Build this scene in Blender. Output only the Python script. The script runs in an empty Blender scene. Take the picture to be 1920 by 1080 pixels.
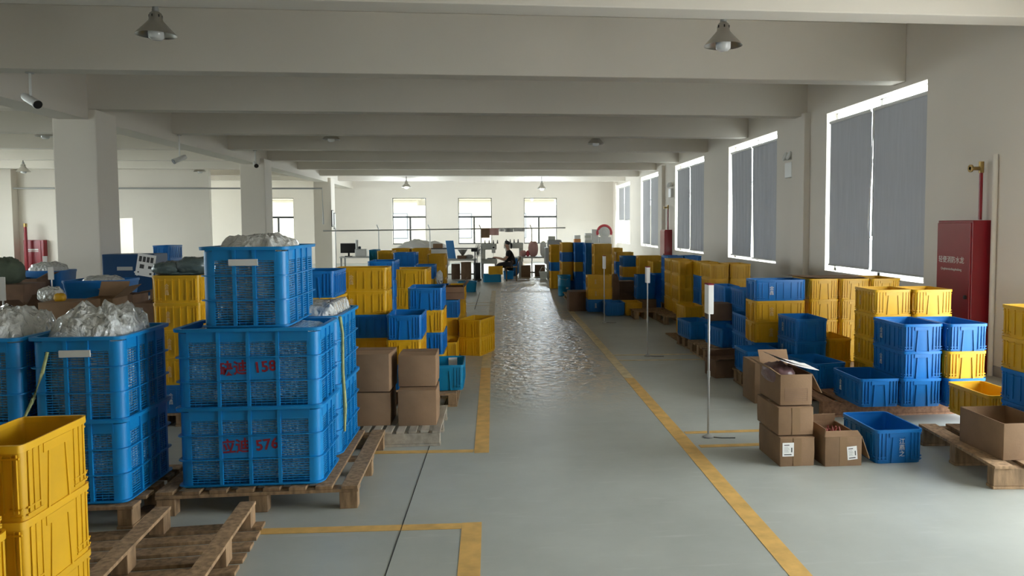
import bpy, bmesh, math, random
from mathutils import Vector, Matrix, noise
R = math.radians
rnd = random.Random(7)
sc = bpy.context.scene
COL = sc.collection

# ------------------------------------------------------------------ camera, world, exposure
F, CX, CY, HC = 1450.0, 1075.0, 508.0, 1.75
YAW, PITCH, ROLL = math.atan((CX-934)/F), math.atan((CY-424)/F), 0.004
CAMP = Vector((0, 0, HC))
_d = Vector((math.sin(YAW)*math.cos(PITCH), math.cos(YAW)*math.cos(PITCH), -math.sin(PITCH)))
_r = Vector((math.cos(YAW), -math.sin(YAW), 0))
_u = _r.cross(_d)
_r, _u = _r*math.cos(ROLL)-_u*math.sin(ROLL), _u*math.cos(ROLL)+_r*math.sin(ROLL)
cd = bpy.data.cameras.new('camera'); cam = bpy.data.objects.new('camera', cd); COL.objects.link(cam)
cam.matrix_world = Matrix(((_r.x, _u.x, -_d.x, 0), (_r.y, _u.y, -_d.y, 0), (_r.z, _u.z, -_d.z, HC), (0, 0, 0, 1)))
cd.sensor_width = 36; cd.lens = F/1920*36
cd.shift_x = -(CX-960)/1920; cd.shift_y = (CY-540)/1920
cd.clip_start = 0.05; cd.clip_end = 300
sc.camera = cam

sc.view_settings.view_transform = 'Standard'
sc.view_settings.look = 'None'
sc.view_settings.exposure = 0.0
sc.view_settings.gamma = 1
sc.view_settings.use_curve_mapping = False
sc.cycles.use_denoising = True
sc.cycles.max_bounces = 10; sc.cycles.diffuse_bounces = 7; sc.cycles.transmission_bounces = 6
sc.cycles.caustics_reflective = False; sc.cycles.caustics_refractive = False
sc.cycles.sample_clamp_indirect = 6

SKY = 14.8
w = bpy.data.worlds.new('sky'); sc.world = w; w.use_nodes = True
bg = w.node_tree.nodes['Background']; bg.inputs['Color'].default_value = (0.93, 0.985, 1.0, 1); bg.inputs['Strength'].default_value = SKY

def portal(name, loc, rot, sx, sy):
    l = bpy.data.lights.new(name, 'AREA'); l.shape = 'RECTANGLE'; l.size = sx; l.size_y = sy
    l.cycles.is_portal = True
    o = bpy.data.objects.new(name, l); COL.objects.link(o); o.location = loc; o.rotation_euler = rot
    return o

def spot(px, py, z=0.0):
    """world point where the view ray of photo pixel (px,py) meets height z"""
    v = _d*F + _r*(px-CX) + _u*(CY-py)
    return CAMP + v*((z-HC)/v.z)
def atY(px, Y, py=520):
    v = _d*F + _r*(px-CX) + _u*(CY-py)
    return CAMP + v*(Y/v.y)
def atD(px, D, py=520):
    return CAMP + (_d*F + _r*(px-CX) + _u*(CY-py))*(D/F)

# ------------------------------------------------------------------ materials
def mat(name, col, rough=0.6, metal=0.0, var=0.0, vscale=4.0, bump=0.0, bscale=40.0, emit=None, alpha=None, spec=0.5, trans=0.0, rand=0.0, stretch=None, sheen=0.0):
    m = bpy.data.materials.new(name); m.use_nodes = True
    nt = m.node_tree; b = nt.nodes['Principled BSDF']
    c = (*col, 1)
    b.inputs['Base Color'].default_value = c
    b.inputs['Roughness'].default_value = rough; b.inputs['Metallic'].default_value = metal
    b.inputs['Specular IOR Level'].default_value = spec
    if trans: b.inputs['Transmission Weight'].default_value = trans
    tc = nt.nodes.new('ShaderNodeTexCoord'); vec = tc.outputs['Object']
    if stretch:
        mp = nt.nodes.new('ShaderNodeMapping'); mp.inputs['Scale'].default_value = stretch
        nt.links.new(vec, mp.inputs['Vector']); vec = mp.outputs['Vector']
    last = None
    if var or rand:
        mix = nt.nodes.new('ShaderNodeHueSaturation'); mix.inputs['Color'].default_value = c
        val = None
        if var:
            n = nt.nodes.new('ShaderNodeTexNoise'); n.inputs['Scale'].default_value = vscale; n.inputs['Detail'].default_value = 6
            nt.links.new(vec, n.inputs['Vector'])
            mr = nt.nodes.new('ShaderNodeMapRange'); mr.inputs['From Min'].default_value = .3; mr.inputs['From Max'].default_value = .7
            mr.inputs['To Min'].default_value = 1-var; mr.inputs['To Max'].default_value = 1+var
            nt.links.new(n.outputs['Fac'], mr.inputs['Value']); val = mr.outputs['Result']
        if rand:
            oi = nt.nodes.new('ShaderNodeObjectInfo')
            m2 = nt.nodes.new('ShaderNodeMapRange'); m2.inputs['To Min'].default_value = 1-rand; m2.inputs['To Max'].default_value = 1+rand
            nt.links.new(oi.outputs['Random'], m2.inputs['Value'])
            if val:
                mu = nt.nodes.new('ShaderNodeMath'); mu.operation = 'MULTIPLY'
                nt.links.new(val, mu.inputs[0]); nt.links.new(m2.outputs['Result'], mu.inputs[1]); val = mu.outputs[0]
            else: val = m2.outputs['Result']
        nt.links.new(val, mix.inputs['Value']); nt.links.new(mix.outputs['Color'], b.inputs['Base Color'])
    if bump:
        n2 = nt.nodes.new('ShaderNodeTexNoise'); n2.inputs['Scale'].default_value = bscale; n2.inputs['Detail'].default_value = 4
        nt.links.new(vec, n2.inputs['Vector'])
        bp = nt.nodes.new('ShaderNodeBump'); bp.inputs['Strength'].default_value = bump; bp.inputs['Distance'].default_value = .02
        nt.links.new(n2.outputs['Fac'], bp.inputs['Height']); nt.links.new(bp.outputs['Normal'], b.inputs['Normal'])
    if emit:
        b.inputs['Emission Color'].default_value = (*emit[:3], 1); b.inputs['Emission Strength'].default_value = emit[3]
    return m

M = {}
M['wall'] = mat('wall_paint', (.78, .725, .65), .8, var=.03, vscale=.6)
M['ceil'] = mat('ceiling_paint', (.72, .67, .60), .85, var=.04, vscale=.5)
M['yellow'] = mat('yellow_plastic', (.66, .37, .009), .42, var=.06, vscale=6, rand=.08)
M['blue'] = mat('blue_plastic', (.003, .155, .48), .40, var=.08, vscale=5, rand=.10)
M['brightblue'] = mat('bright_blue_plastic', (.003, .225, .56), .40, var=.08, vscale=4, rand=.04)
M['teal'] = mat('teal_plastic', (.003, .22, .42), .4, var=.06, rand=.05)
M['mark'] = mat('white_stencil', (.62, .64, .62), .8, var=.25, vscale=60)
M['tan_mark'] = mat('pale_stencil', (.62, .45, .22), .8, var=.2, vscale=60)
M['redink'] = mat('red_marker_ink', (.24, .010, .028), .7, var=.3, vscale=50)
M['card'] = mat('brown_cardboard', (.255, .155, .085), .85, var=.10, vscale=7, rand=.10, bump=.05, bscale=90)
M['darkcard'] = mat('dark_cardboard', (.20, .12, .075), .85, var=.14, vscale=6, rand=.1)
M['tape'] = mat('packing_tape', (.235, .142, .072), .35, var=.05)
M['wood'] = mat('weathered_pallet_wood', (.29, .185, .10), .85, var=.42, vscale=5, bump=.15, bscale=30, rand=.16, stretch=(6, 6, 1.2))
M['woodpale'] = mat('grey_pallet_wood', (.36, .315, .25), .85, var=.22, vscale=5, bump=.06, bscale=12, rand=.15, stretch=(.8, 4, 4))
M['woodred'] = mat('reddish_pallet_wood', (.30, .155, .085), .85, var=.35, vscale=5, bump=.12, bscale=30, rand=.12, stretch=(2, 6, 6))
M['yline'] = mat('yellow_floor_paint', (.66, .405, .12), .55, var=.18, vscale=9)
M['paleline'] = mat('worn_floor_paint', (.62, .50, .28), .55, var=.25, vscale=9)
M['seam'] = mat('floor_joint_filler', (.03, .03, .028), .9)
M['white'] = mat('white_paper', (.80, .79, .77), .7, var=.03)
M['ink'] = mat('dark_print', (.06, .06, .06), .8)
M['metal'] = mat('brushed_metal', (.55, .55, .54), .35, metal=.9)
M['alu'] = mat('polished_lamp_aluminium', (.62, .60, .57), .28, metal=1.0)
M['graymetal'] = mat('grey_painted_metal', (.38, .38, .37), .45)
M['darkmetal'] = mat('dark_metal', (.035, .035, .035), .45)
M['whiteplastic'] = mat('white_plastic', (.74, .74, .72), .4)
M['black'] = mat('black_plastic', (.014, .014, .015), .4)
M['red'] = mat('red_enamel', (.25, .011, .019), .28, var=.05)
M['brass'] = mat('brass', (.40, .27, .10), .35, metal=.9)
M['blind'] = mat('grey_blind_fabric', (.50, .50, .525), .85, var=.05, vscale=3, stretch=(1, 6, .6))
M['glass'] = mat('window_glass', (1, 1, 1), .0, trans=1.0)
M['frame'] = mat('dark_window_frame', (.055, .06, .065), .4)
M['facade'] = mat('cream_render', (.30, .27, .2), .9, var=.05)
M['cornice'] = mat('dull_cream_cornice', (.15, .125, .08), .9)
M['outground'] = mat('pale_yard_concrete', (.5, .5, .48), .9, var=.1, vscale=.5)
M['greencloth'] = mat('green_fabric', (.10, .13, .09), .9, var=.2, vscale=5)
M['darkbag'] = mat('dark_green_plastic_sack', (.085, .12, .12), .3, bump=.5, bscale=14)
M['tabletop'] = mat('pale_tabletop', (.62, .62, .60), .5)
M['beige'] = mat('beige_machine_enamel', (.60, .61, .55), .4)
M['skin'] = mat('skin', (.50, .29, .20), .55)
M['hair'] = mat('black_hair', (.012, .010, .010), .5)
M['shirt'] = mat('black_cotton', (.016, .014, .016), .9)
M['trouser'] = mat('dark_trousers', (.022, .02, .022), .9)
M['pink'] = mat('pink_fabric', (.62, .36, .33), .85, var=.1)
M['rope'] = mat('yellow_green_rope', (.33, .36, .16), .8, var=.25, vscale=30)
M['sticks'] = mat('dark_red_sticks', (.26, .06, .05), .6, var=.2)
M['purple'] = mat('dull_purple_bag', (.17, .095, .10), .35, bump=.4, bscale=20)
M['paleblue'] = mat('pale_blue_sheet', (.08, .32, .75), .5)
M['navy'] = mat('navy_cabinet_enamel', (.004, .045, .13), .35, var=.06)
M['bulb'] = mat('frosted_lamp_glass', (.75, .75, .74), .15, spec=.6)
M['lit'] = mat('glowing_lamp_glass', (.9, .9, .9), .3, emit=(1, .97, .9, 60))
M['orange'] = mat('orange_box_card', (.62, .26, .08), .7)
M['fanred'] = mat('pink_red_plastic', (.62, .08, .10), .5)

def film_mat(name, base, tr, nscale, rough=.10):
    m = mat(name, base, rough, spec=.9)
    nt = m.node_tree; b = nt.nodes['Principled BSDF']
    tc = nt.nodes.new('ShaderNodeTexCoord')
    v = nt.nodes.new('ShaderNodeTexVoronoi'); v.inputs['Scale'].default_value = nscale; v.feature = 'SMOOTH_F1'
    n = nt.nodes.new('ShaderNodeTexNoise'); n.inputs['Scale'].default_value = nscale*.6; n.inputs['Detail'].default_value = 5; n.inputs['Distortion'].default_value = 1.2
    ad = nt.nodes.new('ShaderNodeMath'); ad.operation = 'ADD'
    nt.links.new(tc.outputs['Object'], v.inputs['Vector']); nt.links.new(tc.outputs['Object'], n.inputs['Vector'])
    nt.links.new(v.outputs['Distance'], ad.inputs[0]); nt.links.new(n.outputs['Fac'], ad.inputs[1])
    bp = nt.nodes.new('ShaderNodeBump'); bp.inputs['Strength'].default_value = .9; bp.inputs['Distance'].default_value = .03
    nt.links.new(ad.outputs[0], bp.inputs['Height']); nt.links.new(bp.outputs['Normal'], b.inputs['Normal'])
    b.inputs['Coat Weight'].default_value = .6; b.inputs['Coat Roughness'].default_value = .06
    nt.links.new(bp.outputs['Normal'], b.inputs['Coat Normal'])
    return m
M['film'] = film_mat('crumpled_clear_plastic', (.60, .61, .59), 0, 26)
M['bubble'] = film_mat('bubble_wrap', (.46, .66, .80), 0, 60, .16)

def blind_mat():
    m = M['blind']; nt = m.node_tree; b = nt.nodes['Principled BSDF']; out = nt.nodes['Material Output']
    tr = nt.nodes.new('ShaderNodeBsdfTranslucent'); tr.inputs['Color'].default_value = (.5, .52, .55, 1)
    mx = nt.nodes.new('ShaderNodeMixShader'); mx.inputs['Fac'].default_value = .11
    nt.links.new(b.outputs[0], mx.inputs[1]); nt.links.new(tr.outputs[0], mx.inputs[2]); nt.links.new(mx.outputs[0], out.inputs['Surface'])
blind_mat()

def glass_mat():
    m = M['glass']; nt = m.node_tree; out = nt.nodes['Material Output']
    t = nt.nodes.new('ShaderNodeBsdfTransparent'); t.inputs['Color'].default_value = (.93, .95, .95, 1)
    g = nt.nodes.new('ShaderNodeBsdfGlossy'); g.inputs['Roughness'].default_value = .02
    fr = nt.nodes.new('ShaderNodeFresnel'); fr.inputs['IOR'].default_value = 1.3
    mx = nt.nodes.new('ShaderNodeMixShader')
    ge = nt.nodes.new('ShaderNodeNewGeometry'); iv = nt.nodes.new('ShaderNodeMath'); iv.operation = 'SUBTRACT'; iv.inputs[0].default_value = 1
    mu = nt.nodes.new('ShaderNodeMath'); mu.operation = 'MULTIPLY'      # reflect on the outer surface of the pane only
    nt.links.new(ge.outputs['Backfacing'], iv.inputs[1]); nt.links.new(fr.outputs[0], mu.inputs[0]); nt.links.new(iv.outputs[0], mu.inputs[1])
    nt.links.new(mu.outputs[0], mx.inputs['Fac']); nt.links.new(t.outputs[0], mx.inputs[1]); nt.links.new(g.outputs[0], mx.inputs[2])
    nt.links.new(mx.outputs[0], out.inputs['Surface'])
glass_mat()

def floor_mat():
    m = mat('painted_concrete_floor', (.30, .335, .315), .34)
    nt = m.node_tree; b = nt.nodes['Principled BSDF']; L = nt.links.new; N = nt.nodes.new
    tc = N('ShaderNodeTexCoord'); P = tc.outputs['Object']
    n = N('ShaderNodeTexNoise'); n.inputs['Scale'].default_value = .7; n.inputs['Detail'].default_value = 9; n.inputs['Roughness'].default_value = .62
    L(P, n.inputs['Vector'])
    cr = N('ShaderNodeValToRGB'); cr.color_ramp.elements[0].position = .32; cr.color_ramp.elements[0].color = (.35, .372, .345, 1)
    cr.color_ramp.elements[1].position = .7; cr.color_ramp.elements[1].color = (.47, .50, .47, 1)
    L(n.outputs['Fac'], cr.inputs['Fac'])
    # scuff streaks
    mp = N('ShaderNodeMapping'); mp.inputs['Scale'].default_value = (1.2, 7, 1); mp.inputs['Rotation'].default_value = (0, 0, .25); L(P, mp.inputs['Vector'])
    n3 = N('ShaderNodeTexNoise'); n3.inputs['Scale'].default_value = 2.2; n3.inputs['Detail'].default_value = 7; L(mp.outputs[0], n3.inputs['Vector'])
    r3 = N('ShaderNodeMapRange'); r3.inputs['From Min'].default_value = .60; r3.inputs['From Max'].default_value = .78; r3.inputs['To Max'].default_value = .35; L(n3.outputs['Fac'], r3.inputs['Value'])
    mx = N('ShaderNodeMixRGB'); mx.inputs['Color2'].default_value = (.58, .60, .58, 1); L(r3.outputs[0], mx.inputs['Fac']); L(cr.outputs['Color'], mx.inputs['Color1'])
    BASE = mx
    # rough unpolished wear along the middle of the aisle, starting some metres in
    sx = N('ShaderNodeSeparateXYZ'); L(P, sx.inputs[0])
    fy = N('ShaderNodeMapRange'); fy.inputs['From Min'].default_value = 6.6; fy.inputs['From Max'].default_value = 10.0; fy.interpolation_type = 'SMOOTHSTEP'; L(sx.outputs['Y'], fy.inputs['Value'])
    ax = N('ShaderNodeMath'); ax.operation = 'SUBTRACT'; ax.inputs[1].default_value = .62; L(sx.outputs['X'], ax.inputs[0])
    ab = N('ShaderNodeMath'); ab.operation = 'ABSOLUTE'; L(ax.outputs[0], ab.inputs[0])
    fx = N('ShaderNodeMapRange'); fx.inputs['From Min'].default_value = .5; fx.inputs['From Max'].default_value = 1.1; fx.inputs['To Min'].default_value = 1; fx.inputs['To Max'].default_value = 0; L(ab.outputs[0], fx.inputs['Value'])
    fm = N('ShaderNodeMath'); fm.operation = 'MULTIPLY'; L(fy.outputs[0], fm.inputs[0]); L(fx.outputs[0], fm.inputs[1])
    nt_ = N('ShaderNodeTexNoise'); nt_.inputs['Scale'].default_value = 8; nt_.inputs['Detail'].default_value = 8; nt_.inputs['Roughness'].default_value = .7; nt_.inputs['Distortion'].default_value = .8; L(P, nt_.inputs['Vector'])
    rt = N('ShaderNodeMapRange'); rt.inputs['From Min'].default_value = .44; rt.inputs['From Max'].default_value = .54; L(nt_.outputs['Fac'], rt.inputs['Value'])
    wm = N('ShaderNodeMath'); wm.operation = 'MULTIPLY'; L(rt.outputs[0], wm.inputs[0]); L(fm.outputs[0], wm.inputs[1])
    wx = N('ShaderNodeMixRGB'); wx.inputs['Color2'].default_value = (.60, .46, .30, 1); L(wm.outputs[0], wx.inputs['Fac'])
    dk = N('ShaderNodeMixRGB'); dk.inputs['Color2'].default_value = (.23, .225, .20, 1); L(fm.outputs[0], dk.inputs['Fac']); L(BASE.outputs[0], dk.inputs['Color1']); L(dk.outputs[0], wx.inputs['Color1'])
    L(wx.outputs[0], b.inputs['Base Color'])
    nb = N('ShaderNodeTexNoise'); nb.inputs['Scale'].default_value = 10; nb.inputs['Detail'].default_value = 5; nb.inputs['Distortion'].default_value = .6; L(P, nb.inputs['Vector'])
    bp = N('ShaderNodeBump'); bp.inputs['Distance'].default_value = .035; L(nb.outputs['Fac'], bp.inputs['Height'])
    bs = N('ShaderNodeMath'); bs.operation = 'MULTIPLY'; bs.inputs[1].default_value = .9; L(fm.outputs[0], bs.inputs[0])
    ba = N('ShaderNodeMath'); ba.operation = 'ADD'; ba.inputs[1].default_value = .02; L(bs.outputs[0], ba.inputs[0]); L(ba.outputs[0], bp.inputs['Strength'])
    L(bp.outputs['Normal'], b.inputs['Normal'])
    rr = N('ShaderNodeMapRange'); rr.inputs['To Min'].default_value = .40; rr.inputs['To Max'].default_value = .26; L(fm.outputs[0], rr.inputs['Value']); L(rr.outputs[0], b.inputs['Roughness'])
    return m
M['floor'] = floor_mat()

# ------------------------------------------------------------------ mesh helpers
class MB:
    def __init__(s): s.v = []; s.f = []
    def add(s, vs, fs):
        b = len(s.v); s.v += [tuple(v) for v in vs]; s.f += [tuple(i+b for i in f) for f in fs]; return s
    def box(s, x0, x1, y0, y1, z0, z1):
        return s.add([(x0,y0,z0),(x1,y0,z0),(x1,y1,z0),(x0,y1,z0),(x0,y0,z1),(x1,y0,z1),(x1,y1,z1),(x0,y1,z1)],
                     [(0,3,2,1),(4,5,6,7),(0,1,5,4),(1,2,6,5),(2,3,7,6),(3,0,4,7)])
    def obox(s, c, ax, ay, az):
        """box from centre and three half-vectors"""
        c, ax, ay, az = map(Vector, (c, ax, ay, az))
        vs = [c-ax-ay-az, c+ax-ay-az, c+ax+ay-az, c-ax+ay-az, c-ax-ay+az, c+ax-ay+az, c+ax+ay+az, c-ax+ay+az]
        return s.add(vs, [(0,3,2,1),(4,5,6,7),(0,1,5,4),(1,2,6,5),(2,3,7,6),(3,0,4,7)])
    def loft(s, rings, cap0=True, cap1=True, closed=False):
        b = len(s.v); n = len(rings[0])
        for r in rings: s.v += [tuple(p) for p in r]
        m = len(rings)
        for i in range(m if closed else m-1):
            a, c = b+i*n, b+((i+1) % m)*n
            for j in range(n):
                k = (j+1) % n; s.f.append((a+j, a+k, c+k, c+j))
        if not closed:
            if cap0: s.f.append(tuple(b+j for j in reversed(range(n))))
            if cap1: s.f.append(tuple(b+(m-1)*n+j for j in range(n)))
        return s
    def lathe(s, prof, n=24, c=(0,0,0)):
        rings = [[(c[0]+r*math.cos(2*math.pi*j/n), c[1]+r*math.sin(2*math.pi*j/n), c[2]+z) for j in range(n)] for r, z in prof]
        return s.loft(rings)
    def tube(s, path, r, n=8):
        path = [Vector(p) for p in path]; rings = []
        up = Vector((0,0,1))
        for i, p in enumerate(path):
            t = (path[min(i+1, len(path)-1)]-path[max(i-1, 0)]).normalized()
            a = t.cross(up if abs(t.z) < .95 else Vector((1,0,0))).normalized(); b2 = t.cross(a)
            rr = r[i] if isinstance(r, (list, tuple)) else r
            rings.append([p+a*rr*math.cos(2*math.pi*j/n)-b2*rr*math.sin(2*math.pi*j/n) for j in range(n)])
        return s.loft(rings)
    def mesh(s, name, material, smooth=None, bevel=0):
        me = bpy.data.meshes.new(name); me.from_pydata(s.v, [], s.f)
        bm = bmesh.new(); bm.from_mesh(me)
        if bevel: bmesh.ops.bevel(bm, geom=bm.edges[:], offset=bevel, segments=2, affect='EDGES', profile=.6)
        bmesh.ops.recalc_face_normals(bm, faces=bm.faces); bm.to_mesh(me); bm.free()
        if smooth is not None:
            me.polygons.foreach_set('use_smooth', [True]*len(me.polygons)); me.set_sharp_from_angle(angle=R(smooth))
        me.materials.append(material); return me
    def build(s, name, material, parent=None, smooth=None, bevel=0, loc=None, rot=None):
        return link(name, s.mesh(name, material, smooth, bevel), parent, loc, rot)

def link(name, me, parent=None, loc=None, rot=None):
    o = bpy.data.objects.new(name, me); COL.objects.link(o)
    if parent: o.parent = parent
    if loc is not None: o.location = loc
    if rot is not None: o.rotation_euler = rot
    return o
def tag(o, label, cat, group=None):
    o['label'] = label; o['category'] = cat
    if group: o['group'] = group
    return o
def struct(o):
    o['kind'] = 'structure'; return o
def thing(name, label, cat, loc=(0,0,0), rz=0.0, group=None):
    o = bpy.data.objects.new(name, None); o.empty_display_size = .1; COL.objects.link(o)
    o.location = loc; o.rotation_euler = (0,0,rz)
    return tag(o, label, cat, group)
def dup(root, loc, rz, label, group=None, scale=None, cat=None):
    r = root.copy(); COL.objects.link(r); r.location = loc; r.rotation_euler = (0,0,rz)
    if scale: r.scale = scale
    r['label'] = label
    if group: r['group'] = group
    for ch in list(root.children):
        c = ch.copy(); COL.objects.link(c); c.parent = r
        for g in ch.children:
            d = g.copy(); COL.objects.link(d); d.parent = c
    return r
def rr(w, l, z, r=.03, n=3, cx=0, cy=0):
    """rounded rectangle ring of half sizes w,l"""
    pts = []
    for sx, sy, a0 in ((1,1,0),(-1,1,90),(-1,-1,180),(1,-1,270)):
        for i in range(n+1):
            a = R(a0+90*i/n); pts.append((cx+sx*(w-r)+r*math.cos(a), cy+sy*(l-r)+r*math.sin(a), z))
    return pts
def text_mesh(s, size, material, ext=.0006, align='CENTER', bold=0.0):
    cu = bpy.data.curves.new('lettering', 'FONT'); cu.body = s; cu.size = size; cu.align_x = align; cu.align_y = 'CENTER'; cu.offset = bold; cu.extrude = ext; cu.resolution_u = 2
    o = bpy.data.objects.new('lettering', cu); COL.objects.link(o)
    dg = bpy.context.evaluated_depsgraph_get()
    me = bpy.data.meshes.new_from_object(o.evaluated_get(dg), depsgraph=dg)
    bpy.data.objects.remove(o); bpy.data.curves.remove(cu)
    me.materials.clear(); me.materials.append(material)
    return me
def blob(sx, sy, sz, seed, amp=.12, freq=3.0, e=.35, nu=40, nv=20, zflat=-.6):
    """soft lumpy super-ellipsoid, flat-bottomed"""
    m = MB(); off = Vector((seed*7.3, seed*3.1, seed*1.7)); rings = []
    def p(c, e): return math.copysign(abs(c)**e, c)
    for i in range(nv+1):
        ph = -math.pi/2+math.pi*i/nv
        ph = max(min(ph, math.pi/2-.02), -math.pi/2+.02); ring = []
        for j in range(nu):
            th = 2*math.pi*j/nu
            x = p(math.cos(ph), e)*p(math.cos(th), e); y = p(math.cos(ph), e)*p(math.sin(th), e); z = p(math.sin(ph), .8)
            n1 = noise.fractal(Vector((x*freq, y*freq, z*freq))+off, 1.0, 2.0, 4)
            k = 1+amp*n1
            zz = z*k if z > zflat else z
            ring.append((sx*x*(1+amp*.25*n1), sy*y*(1+amp*.25*n1), sz*zz))
        rings.append(ring)
    return m.loft(rings)

# ------------------------------------------------------------------ room shell
XR, YB, XL, YF, ZC = 5.7, 38.0, -19.0, -9.0, 4.55
WZ0, WZ1 = .96, 3.68
RW = [(-7.0, -6.9), (-2.0, -1.9), (1.6, 6.3), (9.89, 13.06), (15.46, 18.8), (21.1, 24.6), (27.1, 30.6), (33.2, 36.7)]
BW = [(-15.6, -14.0), (-11.3, -9.66), (-5.05, -3.45), (-1.91, -.29), (1.28, 2.9)]
BZ0, BZ1 = .9, 3.14
LW = [(1, 5), (7, 11), (18.5, 22), (22.6, 26.2), (30.5, 36.5)]  # unseen left windows, added and sized to light the columns and back bay

def wall_mesh(name, axis, a0, a1, t0, t1, z1, ops):
    """wall along axis 'x'/'y' from a0..a1, thickness t0..t1, openings (o0,o1,z0,z1)"""
    m = MB()
    def bx(p0, p1, z0, zz):
        if p1-p0 < 1e-4 or zz-z0 < 1e-4: return
        m.box(p0, p1, t0, t1, z0, zz) if axis == 'x' else m.box(t0, t1, p0, p1, z0, zz)
    c = a0
    for o0, o1, z0, zz in sorted(ops):
        bx(c, o0, 0, z1); bx(o0, o1, 0, z0); bx(o0, o1, zz, z1); c = o1
    bx(c, a1, 0, z1)
    return struct(m.build(name, M['wall']))
wall_mesh('wall_right', 'y', YF, YB, XR, XR+.28, ZC, [(a, b, WZ0 if i != 2 else .02, WZ1 if i != 2 else 3.0) for i, (a, b) in enumerate(RW)])
wall_mesh('wall_back', 'x', XL, XR+.28, YB, YB+.28, ZC, [(a, b, BZ0, BZ1) for a, b in BW])
wall_mesh('wall_left', 'y', YF, YB, XL-.28, XL, ZC, [(a, b, WZ0, WZ1) for a, b in LW])
wall_mesh('wall_front', 'x', XL, XR, YF-.28, YF, ZC, [])
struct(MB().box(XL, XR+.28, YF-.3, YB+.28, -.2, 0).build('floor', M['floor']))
struct(MB().box(XL-.28, XR+.28, YF-.3, YB+.28, ZC, ZC+.3).build('ceiling', M['ceil']))
PX0, PX1, PY = -19.0, -10.3, 29.0
wall_mesh('wall_partition', 'x', XL, PX1, PY, PY+.2, ZC, [(-18.6, -17.32, .9, 1.78), (-14.5, -12.95, 0.0, 2.10)])
# beams
BEAMS = [-6.8, -3.3, .2, 3.7, 7.15, 10.45, 13.9, 17.3, 20.7, 24.1, 27.6, 31.0, 34.4]
for y in BEAMS:
    struct(MB().box(XL, XR, y, y+.32, 3.75, ZC).build('ceiling_beam', M['ceil'], bevel=.012))
CXR = -6.74
struct(MB().box(CXR-.62, CXR-.12, YF, YB, 3.58, ZC).build('ceiling_girder', M['ceil'], bevel=.012))
for y in (-6.0, 4.3, 13.9, 23.4, 32.4):
    struct(MB().box(CXR-.70, CXR, y, y+.72, 0, 3.75).build('concrete_column', M['wall'], bevel=.02))
for y in (14.05, 26.4, 36.95):
    struct(MB().box(XR-.12, XR, y-.3, y+.3, 0, 3.8).build('wall_pilaster', M['wall'], bevel=.012))
struct(MB().box(-17.35, -16.75, PY-.35, PY, 0, 3.8).build('wall_pilaster', M['wall'], bevel=.012))
# skirting
struct(MB().box(XR-.012, XR, YF, YB, 0, .12).build('baseboard_right', M['graymetal']))

# outside: yard and a facing block seen through the back windows
struct(MB().box(-60, 60, YF-30, YB+60, -.6, -.25).build('yard_ground', M['outground']))
bl = thing('apartment_building', 'cream building with cornices seen through the back windows', 'building', (0, 52, -.25))
MB().box(-30, 22, 0, 8, 0, 3.4).box(-30, -5.3, 0, 8, 3.4, 5.3).box(-4.2, 3.8, 0, 8, 3.4, 5.3).build('wall', M['facade'], bl)
MB().box(-30, -5.0, -.5, .0, 3.75, 4.15).box(-4.0, 4.2, -.5, 0, 3.75, 4.15).build('cornice', M['cornice'], bl)
for x in (-16, -10.5, -6.6, -2.4, 1.2, 5):
    fo = MB().box(x-.7, x+.7, -.03, .02, 1.2, 2.9).build('window', M['frame'], bl)
    MB().box(x-.62, x+.62, -.05, -.03, 1.28, 2.82).build('pane', M['graymetal'], fo)

# ------------------------------------------------------------------ windows and blinds
def window_x(n, x0, x1, y, z0, z1, split):
    """window in the back wall: fixed top light over two sashes"""
    m = MB(); t = .05; zt = 2.22
    for a, b, c, d in ((x0, x1, z0, z0+t), (x0, x1, z1-t*.6, z1), (x0, x0+t*.7, z0, z1), (x1-t*.7, x1, z0, z1), (x0, x1, zt-.045, zt+.045)):
        m.box(a, b, y+.10, y+.16, c, d)
    xm = x0+(x1-x0)*split
    m.box(xm-.04, xm+.04, y+.09, y+.16, z0, zt)
    o = struct(m.build('window_%d' % n, M['frame']))
    MB().box(x0, x1, y+.128, y+.132, z0, z1).build('pane', M['glass'], o)
    MB().box(x0-.02, x1+.02, y-.02, y+.10, z0-.03, z0).build('sill', M['wall'], o)
    return o
for i, (a, b) in enumerate(BW):
    window_x(i+1, a, b, YB, BZ0, BZ1, (.5, .55, .52, .47, .45)[i])
    portal('daylight_opening', ((a+b)/2, YB+.20, (BZ0+BZ1)/2), (R(-90), 0, 0), b-a, BZ1-BZ0)
def window_y(n, y0, y1, x, z0, z1, sgn=1):
    m = MB(); t = .05; zt = z0+(z1-z0)*.66; ym = (y0+y1)/2
    a, b = sorted((x+sgn*.18, x+sgn*.24))
    for c, d, e, f in ((y0, y1, z0, z0+t), (y0, y1, z1-.012, z1), (y0, y0+t, z0, z1), (y1-t, y1, z0, z1), (y0, y1, zt-.03, zt+.03), (ym-.035, ym+.035, z0, z1)):
        m.box(a, b, c, d, e, f)
    o = struct(m.build('window_%d' % n, M['whiteplastic']))
    MB().box(x+sgn*.21-.002, x+sgn*.21+.002, y0, y1, z0, z1).build('pane', M['glass'], o)
    return o
for i, (a, b) in enumerate(RW):
    z0, z1 = (.02, 3.0) if i == 2 else (WZ0, WZ1)      # third opening: unseen loading door, added and sized to brighten the near floor
    if i != 2: window_y(10+i, a, b, XR, WZ0, WZ1)
    if i == 2: portal('daylight_opening', (XR+.27, (a+b)/2, (z0+z1)/2), (0, R(90), 0), z1-z0, b-a)
for i, (a, b) in enumerate(LW):
    window_y(20+i, a, b, XL, WZ0, WZ1, -1)
    portal('daylight_opening', (XL-.27, (a+b)/2, (WZ0+WZ1)/2), (0, R(-90), 0), WZ1-WZ0, b-a)

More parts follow.
